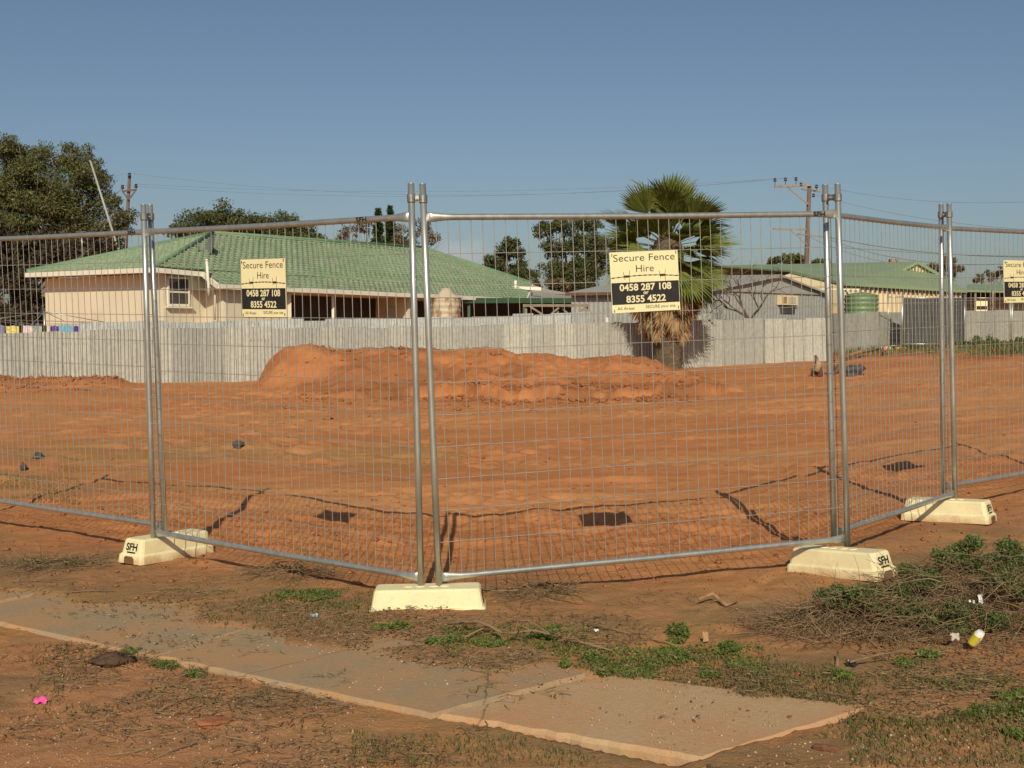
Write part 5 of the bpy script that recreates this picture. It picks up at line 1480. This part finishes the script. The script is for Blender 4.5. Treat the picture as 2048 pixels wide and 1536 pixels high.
def lump(name, label, cat, px, py, dims, mat, seed, rz=0, group=None, z=None, nz=.18, sub=3):
    """irregular lump, dims half-size metres"""
    import bmesh
    p = ground_hit(px, py); bm = bmesh.new(); bmesh.ops.create_icosphere(bm, subdivisions=sub, radius=1)
    rs = np.random.RandomState(seed); ph = rs.uniform(0, 6, 9)
    ca, sa = math.cos(rz), math.sin(rz)
    for v in bm.verts:
        c = v.co; k = 1 + nz * (math.sin(c.x * 3.1 + ph[0]) + math.sin(c.y * 4.3 + ph[1]) + math.sin(c.z * 5 + ph[2])) * .5 + nz * .4 * math.sin(c.x * 9 + c.y * 11 + ph[3]) + rs.normal() * nz * .12
        x, y, z_ = c.x * k * dims[0], c.y * k * dims[1], c.z * k * dims[2]
        v.co = (p.x + x * ca - y * sa, p.y + x * sa + y * ca, p.z + dims[2] * .55 + z_)
    me = bpy.data.meshes.new(name); bm.to_mesh(me); bm.free(); me.materials.append(mat)
    for q in me.polygons: q.use_smooth = True
    o = bpy.data.objects.new(name, me); link(o); return tag(o, label, cat, group)
M['darkrag'] = simple("dark_debris", (0.045, 0.042, 0.045), (0.09, 0.085, 0.085), 14, .8, bmp=.6, bscale=30)
M['rock'] = simple("grey_debris", (0.10, 0.09, 0.085), (0.06, 0.055, 0.05), 10, .85, bmp=.5, bscale=20)
lump("rubble_lump", "dark pointed lump of rubble on the red soil behind the left panel", "rubble", 478, 896, (.075, .05, .055), M['rock'], 1, -.5, "lumps of rubble on the lot", nz=.35)
lump("rubble_lump", "small dark lump on the soil at the far left behind the fence", "rubble", 78, 917, (.06, .05, .035), M['darkrag'], 2, .3, "lumps of rubble on the lot", nz=.4)
lump("rubble_lump", "dark lump beside the weeds at the left edge behind the fence", "rubble", 48, 942, (.03, .04, .06), M['darkrag'], 3, .2, "lumps of rubble on the lot", nz=.3)
lump("tyre_scrap", "blackish heap of debris on the red soil behind the right posts", "debris", 1703, 752, (.22, .22, .17), M['darkrag'], 4, .2, nz=.4)
lump("bark_clump", "dark brown fibrous clump of bark lying at the kerb", "bark", 225, 1328, (.10, .045, .03), simple("fibrous_bark", (0.14, 0.075, 0.042), (0.07, 0.038, 0.022), 40, .95, bmp=.9, bscale=90), 5, .55, nz=.4)
lump("wood_block", "reddish brown chunk of wood at the corner of the concrete slab", "wood", 1652, 1504, (.045, .016, .014), simple("wood_chunk", (0.19, 0.075, 0.035), (0.12, 0.05, 0.025), 30, .85, bmp=.6, bscale=60), 6, -.35, nz=.12)
for i, (px, py, s_, lab) in enumerate([(430, 1447, .075, "flat orange clod of soil on the gravel, bottom left"), (1392, 1010, .05, "small clod of red soil behind the widest panel")]):
    lump("soil_clod", lab, "clod", px, py, (s_, s_ * .6, s_ * .18), M['clod'], 20 + i, .2, "clods of red soil", nz=.25)
# dead stumps near the right posts
st = ground_hit(1640, 752)
sr = thing("dead_stump", "broken dead stump with pale split wood, by the fence end behind the right posts", "stump", st)
m = MB(); rs = np.random.RandomState(8)
for dx, dy, L, tx in ((0, 0, .55, -.12), (.28, .05, .62, .05), (.38, -.03, .4, .12), (-.10, .05, .22, -.1), (.2, -.1, .2, .25)):
    b = st + Vector((dx, dy, -.05)); m.tube([b, b + Vector((tx * .4, 0, L * .5)), b + Vector((tx, 0, L))], [.10, .075, .03], 7)
m.build("stump_stems", M['stake'], sr, True)
m = MB(); m.tube([st + Vector((-.12, -.08, .1)), st + Vector((-.05, -.08, .3)), st + Vector((-.1, -.06, .4))], [.09, .08, .02], 7); m.build("split_wood", M['deadwood'] if 'deadwood' in M else simple("pale_split_wood", (.42, .28, .15), (.3, .2, .11), 9, .9), sr, True)
branch("low dead log with twigs lying behind the right posts", [(1690, 722, .12), (1720, 716, .2), (1760, 710, .2)], .09, 31, 8)
for px, py, h, lab in ((468, 760, .62, "survey peg with pink top in front of the yellowed fence"), (1769, 712, .32, "survey peg with pink top before the far white foot")):
    p = ground_hit(px, py); r = thing("survey_peg", lab, "peg", p, "pink topped survey pegs")
    hh = {468: (760 - 715) / F * p.y, 1769: (711 - 694) / F * p.y}[px]
    m = MB(); m.beam(p, p + Vector((0, 0, hh * .72)), .07, .07, up=(1, 0, 0)); m.build("stake", M['stake'], r)
    m = MB(); m.beam(p + Vector((0, 0, hh * .70)), p + Vector((.01, 0, hh)), .085, .085, up=(1, 0, 0)); m.build("pink_top", M['pink'], r)

def scrap(name, label, cat, px, py, w_, h_, mat, seed, lift=.01, tilt=.3, group=None):
    """crumpled sheet of plastic or paper"""
    p = ground_hit(px, py); rs = np.random.RandomState(seed); n = 9; V = []
    yaw = rs.uniform(-.4, .4)
    for j in range(n):
        for i in range(n):
            a, b = i / (n - 1) - .5, j / (n - 1) - .5
            ed = 1 - .25 * rs.uniform() * (abs(a) > .45 or abs(b) > .45)
            x = a * w_ * ed; t = b * h_ * ed
            zz = lift + abs(t + h_ / 2) * math.sin(tilt) + .16 * min(w_, h_) * math.sin(i * 1.1 + seed) * math.cos(j * .9 + seed * 2) + rs.normal() * .02 * min(w_, h_)
            V.append((p.x + x * math.cos(yaw), p.y + x * math.sin(yaw) + t * math.cos(tilt), p.z + max(zz, .003)))
    V2 = [(v[0], v[1] + .001, v[2] - .0015) for v in V]
    fs = [(j * n + i, j * n + i + 1, (j + 1) * n + i + 1, (j + 1) * n + i) for j in range(n - 1) for i in range(n - 1)]
    m = MB(); m.add(V, fs); m.add(V2, [f[::-1] for f in fs])
    o = m.build(name, mat, None, True); return tag(o, label, cat, group)
M['wplastic'] = simple("white_plastic", (.78, .76, .72), (.70, .67, .62), 20, .4)
M['greypaper'] = simple("dirty_paper", (.55, .49, .41), (.40, .34, .27), 20, .8)
scrap("plastic_scrap", "bright pink scrap of plastic lying on the gravel, bottom left", "litter", 82, 1408, .055, .035, M['pink'], 3, .006, .55)
scrap("plastic_scrap", "blue wrapper lying left of the corner foot", "litter", 628, 1236, .045, .03, simple("blue_wrap", (.16, .32, .55), (.5, .55, .3), 60, .3), 4, .006, .4)
scrap("plastic_bag", "crumpled white bag caught in the brush heap, left of the two upright ones", "litter", 1944, 1262, .032, .05, M['wplastic'], 5, .10, 1.1, "white bags in the brush heap")
scrap("plastic_bag", "crumpled white bag caught in the brush heap, right of the two upright ones", "litter", 1960, 1256, .028, .055, M['wplastic'], 6, .11, 1.2, "white bags in the brush heap")
scrap("paper_scrap", "dirty pale paper in the brush heap, above the white bags", "litter", 2003, 1215, .04, .035, M['greypaper'], 7, .14, .6)
scrap("paper_scrap", "dirty pale paper at the left foot of the yellow tub", "litter", 1910, 1305, .05, .04, M['greypaper'], 8, .05, .6)
scrap("paper_scrap", "red scrap on the soil below the left brush heap", "litter", 1597, 1353, .02, .015, simple("red_scrap", (.65, .08, .08), None, 20, .5), 9, .004, .3)
scrap("paper_scrap", "torn cardboard shard between the tallest weed and the brush heap", "litter", 1411, 1288, .03, .05, simple("card", (.45, .26, .12), None, 20, .8), 10, .01, .9)
scrap("paper_scrap", "white torn paper lying on the fallen branch", "litter", 1193, 1278, .024, .018, M['wplastic'], 11, .03, .4)
scrap("metal_scrap", "small dark scrap with a bright glint below the left brush heap", "litter", 1703, 1336, .05, .03, simple("dark_scrap", (.10, .09, .09), None, 20, .25, .6), 12, .012, .5)
# yellow and white tub in the brush
tb = ground_hit(1943, 1306); tb.z += .03
tub = thing("plastic_tub", "yellow and white plastic tub lying in the largest brush heap", "tub", tb, None)
m = MB(); ax_ = Vector((.25, -.55, .8)).normalized(); m.tube([tb, tb + ax_ * .012, tb + ax_ * .05, tb + ax_ * .085], [.014, .019, .021, .017], 16); m.build("body", M['wplastic'], tub, True)
m = MB(); m.tube([tb + ax_ * .015 + Vector((-.006, -.003, 0)), tb + ax_ * .07 + Vector((-.006, -.003, 0))], [.0195, .0195], 16, False); m.build("label_band", simple("yellow_label", (.80, .66, .06), (.74, .6, .05), 20, .4), tub, True)
# curved strip of bark
bs = [ground_hit(1397, 1212), ground_hit(1425, 1208), ground_hit(1452, 1216), ground_hit(1474, 1212)]
m = MB(); m.tube([bs[0] + Vector((0, 0, .03)), bs[1] + Vector((0, 0, .045)), bs[2] + Vector((0, 0, .012)), bs[3] + Vector((0, 0, .012))], [.010, .013, .010, .004], 8, True, [(1, .5)] * 4)
o = m.build("bark_strip", simple("bark_strip", (.40, .23, .11), (.22, .12, .06), 14, .85), None, True); tag(o, "curled strip of bark lying on the bare soil right of the corner foot", "bark")

# ---- uncountable litter: gravel, twigs, dry grass
def scatter_px(polys, n, rs, soft=0):
    out = []
    while len(out) < n:
        x0, x1, y0, y1 = polys[rs.randint(len(polys))]
        out.append((rs.uniform(x0, x1), rs.uniform(y0, y1)))
    return np.array(out)
def slab_top(x, y):
    sd, al = path_sd(x, y); dx, dy = x - P_A[0], y - P_A[1]
    c = dx * 0.47 + dy * 0.88; q = dx * 0.54 - dy * 0.84; a = dx * 0.88 - dy * 0.47
    on1 = (sd > .01) & (sd < .78) & (al < 0); on2 = (c > .02) & (c < .80 - .32 * np.clip(a / 1.45, 0, 1)) & (q < .92) & (q > -.2) & (a > 0) & ~on1
    return np.where(on1, base_z(x, y) + .003, np.where(on2, base_z(x, y) + .009, -9.0))
def px_ground(P_):
    X = (P_[:, 0] - 1024) / F; yc = (768 - P_[:, 1]) / F
    dy = math.cos(_p) + yc * math.sin(_p); dz = -math.sin(_p) + yc * math.cos(_p)
    D = np.full(len(P_), 5.0)
    for it in range(14):
        x = X / dy * D; z = ground_z(x, D); D = .5 * D + .5 * np.clip((z - CAMZ) / (dz / dy), 2.5, 60)
    x = X / dy * D; return x, D, np.maximum(ground_z(x, D), slab_top(x, D))
rs = np.random.RandomState(500)
def pebbles(name, boxes, n, s0, s1, mat, seed):
    rs = np.random.RandomState(seed); x, y, z = px_ground(scatter_px(boxes, n, rs))
    s = s0 * (s1 / s0) ** (rs.uniform(0, 1, n) ** 2.2)
    oct_ = np.array([(1, 0, 0), (0, 1, 0), (-1, 0, 0), (0, -1, 0), (0, 0, .75), (0, 0, -.5)], float)
    a = rs.uniform(0, 6.28, n); sx = rs.uniform(.7, 1.5, n)
    V = oct_[None] * rs.uniform(.7, 1.3, (n, 6, 1))
    V[:, :, 0] *= sx[:, None]
    ca, sa = np.cos(a)[:, None], np.sin(a)[:, None]
    Vx = V[:, :, 0] * ca - V[:, :, 1] * sa; Vy = V[:, :, 0] * sa + V[:, :, 1] * ca
    W = np.stack([Vx * s[:, None] + x[:, None], Vy * s[:, None] + y[:, None], V[:, :, 2] * s[:, None] + z[:, None] + s[:, None] * .25], -1)
    f = np.array([(0, 1, 4), (1, 2, 4), (2, 3, 4), (3, 0, 4), (1, 0, 5), (2, 1, 5), (3, 2, 5), (0, 3, 5)])
    Fc = (f[None] + np.arange(n)[:, None, None] * 6).reshape(-1, 3)
    return tag(np_mesh(name, W.reshape(-1, 3), Fc, mat), kind="stuff")
pebbles("gravel", [(-40, 760, 1290, 1560), (-40, 760, 1400, 1560), (600, 1500, 1290, 1420), (1100, 2090, 1370, 1560), (1300, 2090, 1400, 1560), (200, 900, 1220, 1320)], 5200, .0018, .0072, M['pebble'], 501)
pebbles("soil_crumbs", [(0, 2048, 800, 1180), (0, 2048, 1000, 1200), (500, 1450, 770, 830)], 2600, .006, .022, M['clod'], 502)
pebbles("bank_crumbs", [(640, 1420, 770, 806), (900, 1400, 785, 805), (560, 900, 735, 775)], 900, .015, .08, M['clod'], 503)
pebbles("mound_clods", [(540, 1400, 700, 775), (620, 1060, 700, 740), (0, 250, 752, 775)], 2600, .014, .085, M['clod'], 504)
def twig_litter(name, boxes, n, L0, L1, r, mat, seed, zmax=.02):
    rs = np.random.RandomState(seed); x, y, z = px_ground(scatter_px(boxes, n, rs))
    keep = (fbm(x * 2.2, y * 2.8, 91, 4) > .46) & ((slab_top(x, y) < ground_z(x, y)) | (rs.uniform(size=n) < .3))
    x, y, z = x[keep], y[keep], z[keep]; n = len(x)
    a = rs.uniform(0, 6.28, n); L = rs.uniform(L0, L1, n) * rs.uniform(.5, 1, n)
    bend = rs.normal(size=n) * .5
    V = []
    p0 = np.stack([x, y, z + rs.uniform(.002, zmax, n)], -1)
    pts = [p0]
    for k in range(3):
        a2 = a + bend * k
        q = pts[-1] + np.stack([np.cos(a2), np.sin(a2), rs.normal(size=n) * .12], -1) * (L / 3)[:, None]
        q[:, 2] = np.maximum(q[:, 2], ground_z(q[:, 0], q[:, 1]) + .002); pts.append(q)
    rr_ = r * rs.uniform(.5, 1.3, n)
    sd = np.stack([-np.sin(a), np.cos(a), np.zeros(n)], -1)
    up = np.array([0, 0, 1.0])
    for k in range(4):
        w_ = (rr_ * (1 - .2 * k))[:, None]
        V += [pts[k] + sd * w_, pts[k] + up * w_ * 1.2, pts[k] - sd * w_]
    V = np.stack(V, 1)
    f = []
    for k in range(3):
        b = k * 3
        for i in range(3): f.append((b + i, b + (i + 1) % 3, b + 3 + (i + 1) % 3, b + 3 + i))
    f = np.array(f); Fc = (f[None] + np.arange(n)[:, None, None] * 12).reshape(-1, 4)
    return tag(np_mesh(name, V.reshape(-1, 3), Fc, mat), kind="stuff")
VERGE = [(-40, 700, 1110, 1200), (300, 900, 1180, 1290), (700, 1500, 1230, 1340), (1000, 1600, 1190, 1330), (1450, 2090, 1200, 1420), (1450, 2090, 1280, 1400), (-40, 700, 1280, 1440), (100, 700, 1290, 1420), (700, 1150, 1410, 1536), (900, 1500, 1270, 1370), (0, 700, 1400, 1560)]
twig_litter("twig_litter", VERGE, 9500, .03, .13, .0019, M['twig'], 511)
twig_litter("path_litter", [(-40, 900, 1190, 1470), (850, 1700, 1390, 1536)], 420, .012, .05, .003, M['twig'], 514, .004)
twig_litter("dead_leaf_litter", [(-40, 2090, 1180, 1560), (1450, 2090, 1250, 1450), (100, 900, 1200, 1330)], 5000, .015, .04, .004, M['twig'], 512, .012)
def grass_blades(name, boxes, n, h0, h1, mat, seed, thr=.5, w_=.0022):
    rs = np.random.RandomState(seed); x, y, z = px_ground(scatter_px(boxes, n, rs))
    keep = (fbm(x * 1.9, y * 2.3, 95, 4) > thr) & ((slab_top(x, y) < -1) | (slab_top(x, y) < ground_z(x, y)))
    x, y, z = x[keep], y[keep], z[keep]; n = len(x)
    h = rs.uniform(h0, h1, n); a = rs.uniform(0, 6.28, n); ln_ = rs.uniform(.3, 1.2, n) * h
    d = np.stack([np.cos(a), np.sin(a)], -1); s = np.stack([-d[:, 1], d[:, 0]], -1) * w_
    b = np.stack([x, y, z], -1)
    mid = b + np.concatenate([d * (ln_ * .35)[:, None], (h * .65)[:, None]], 1); tip = b + np.concatenate([d * ln_[:, None], h[:, None]], 1)
    s3 = np.concatenate([s, np.zeros((n, 1))], 1)
    V = np.stack([b - s3, b + s3, mid + s3 * .7, mid - s3 * .7, tip + s3 * .1, tip - s3 * .1], 1)
    f = np.array([(0, 1, 2, 3), (3, 2, 4, 5)]); Fc = (f[None] + np.arange(n)[:, None, None] * 6).reshape(-1, 4)
    return tag(np_mesh(name, V.reshape(-1, 3), Fc, mat), kind="stuff")
grass_blades("dry_ground_cover", [(1350, 2090, 1360, 1480), (1450, 2090, 1330, 1460), (60, 700, 1290, 1430), (700, 1200, 1420, 1536), (-40, 160, 930, 1010), (300, 760, 1180, 1260), (1000, 1560, 1300, 1380), (1700, 2090, 1380, 1536)], 15000, .008, .03, M['drygrass'], 521, .47)
def green_leaf_cover(name, boxes, n, size, seed, thr):
    rs = np.random.RandomState(seed); x, y, z = px_ground(scatter_px(boxes, n, rs))
    keep = (fbm(x * 2.6, y * 3.0, 97, 4) > thr) & ((slab_top(x, y) < -1) | (slab_top(x, y) < ground_z(x, y)))
    C = np.stack([x, y, z + rs.uniform(.004, .02, n)], -1)[keep]
    V, Fc = leaf_quads(C, size, rs, 2.5, .5); return tag(np_mesh(name, V, Fc, M['weed']), kind="stuff")
green_leaf_cover("creeping_weed_cover", [(900, 1560, 1250, 1370), (1100, 1500, 1300, 1360), (1450, 2090, 1350, 1450), (1850, 2090, 1360, 1440), (150, 620, 1310, 1420), (500, 720, 1180, 1220), (-20, 110, 940, 1000)], 9000, .014, 531, .47)
green_leaf_cover("low_weed_mat", [(880, 1180, 1255, 1320), (1060, 1530, 1290, 1360), (1200, 1480, 1300, 1365), (560, 680, 1185, 1210), (1850, 2080, 1380, 1440)], 8000, .017, 533, .47)
grass_blades("verge_grass", [(880, 1530, 1250, 1365), (1480, 2090, 1330, 1420)], 5000, .010, .035, M['drygrass'], 535, .50, .0016)
grass_blades("far_grass", [(1650, 2090, 694, 712), (1650, 2090, 690, 706)], 5000, .06, .28, M['olive'], 541, .38, .012)
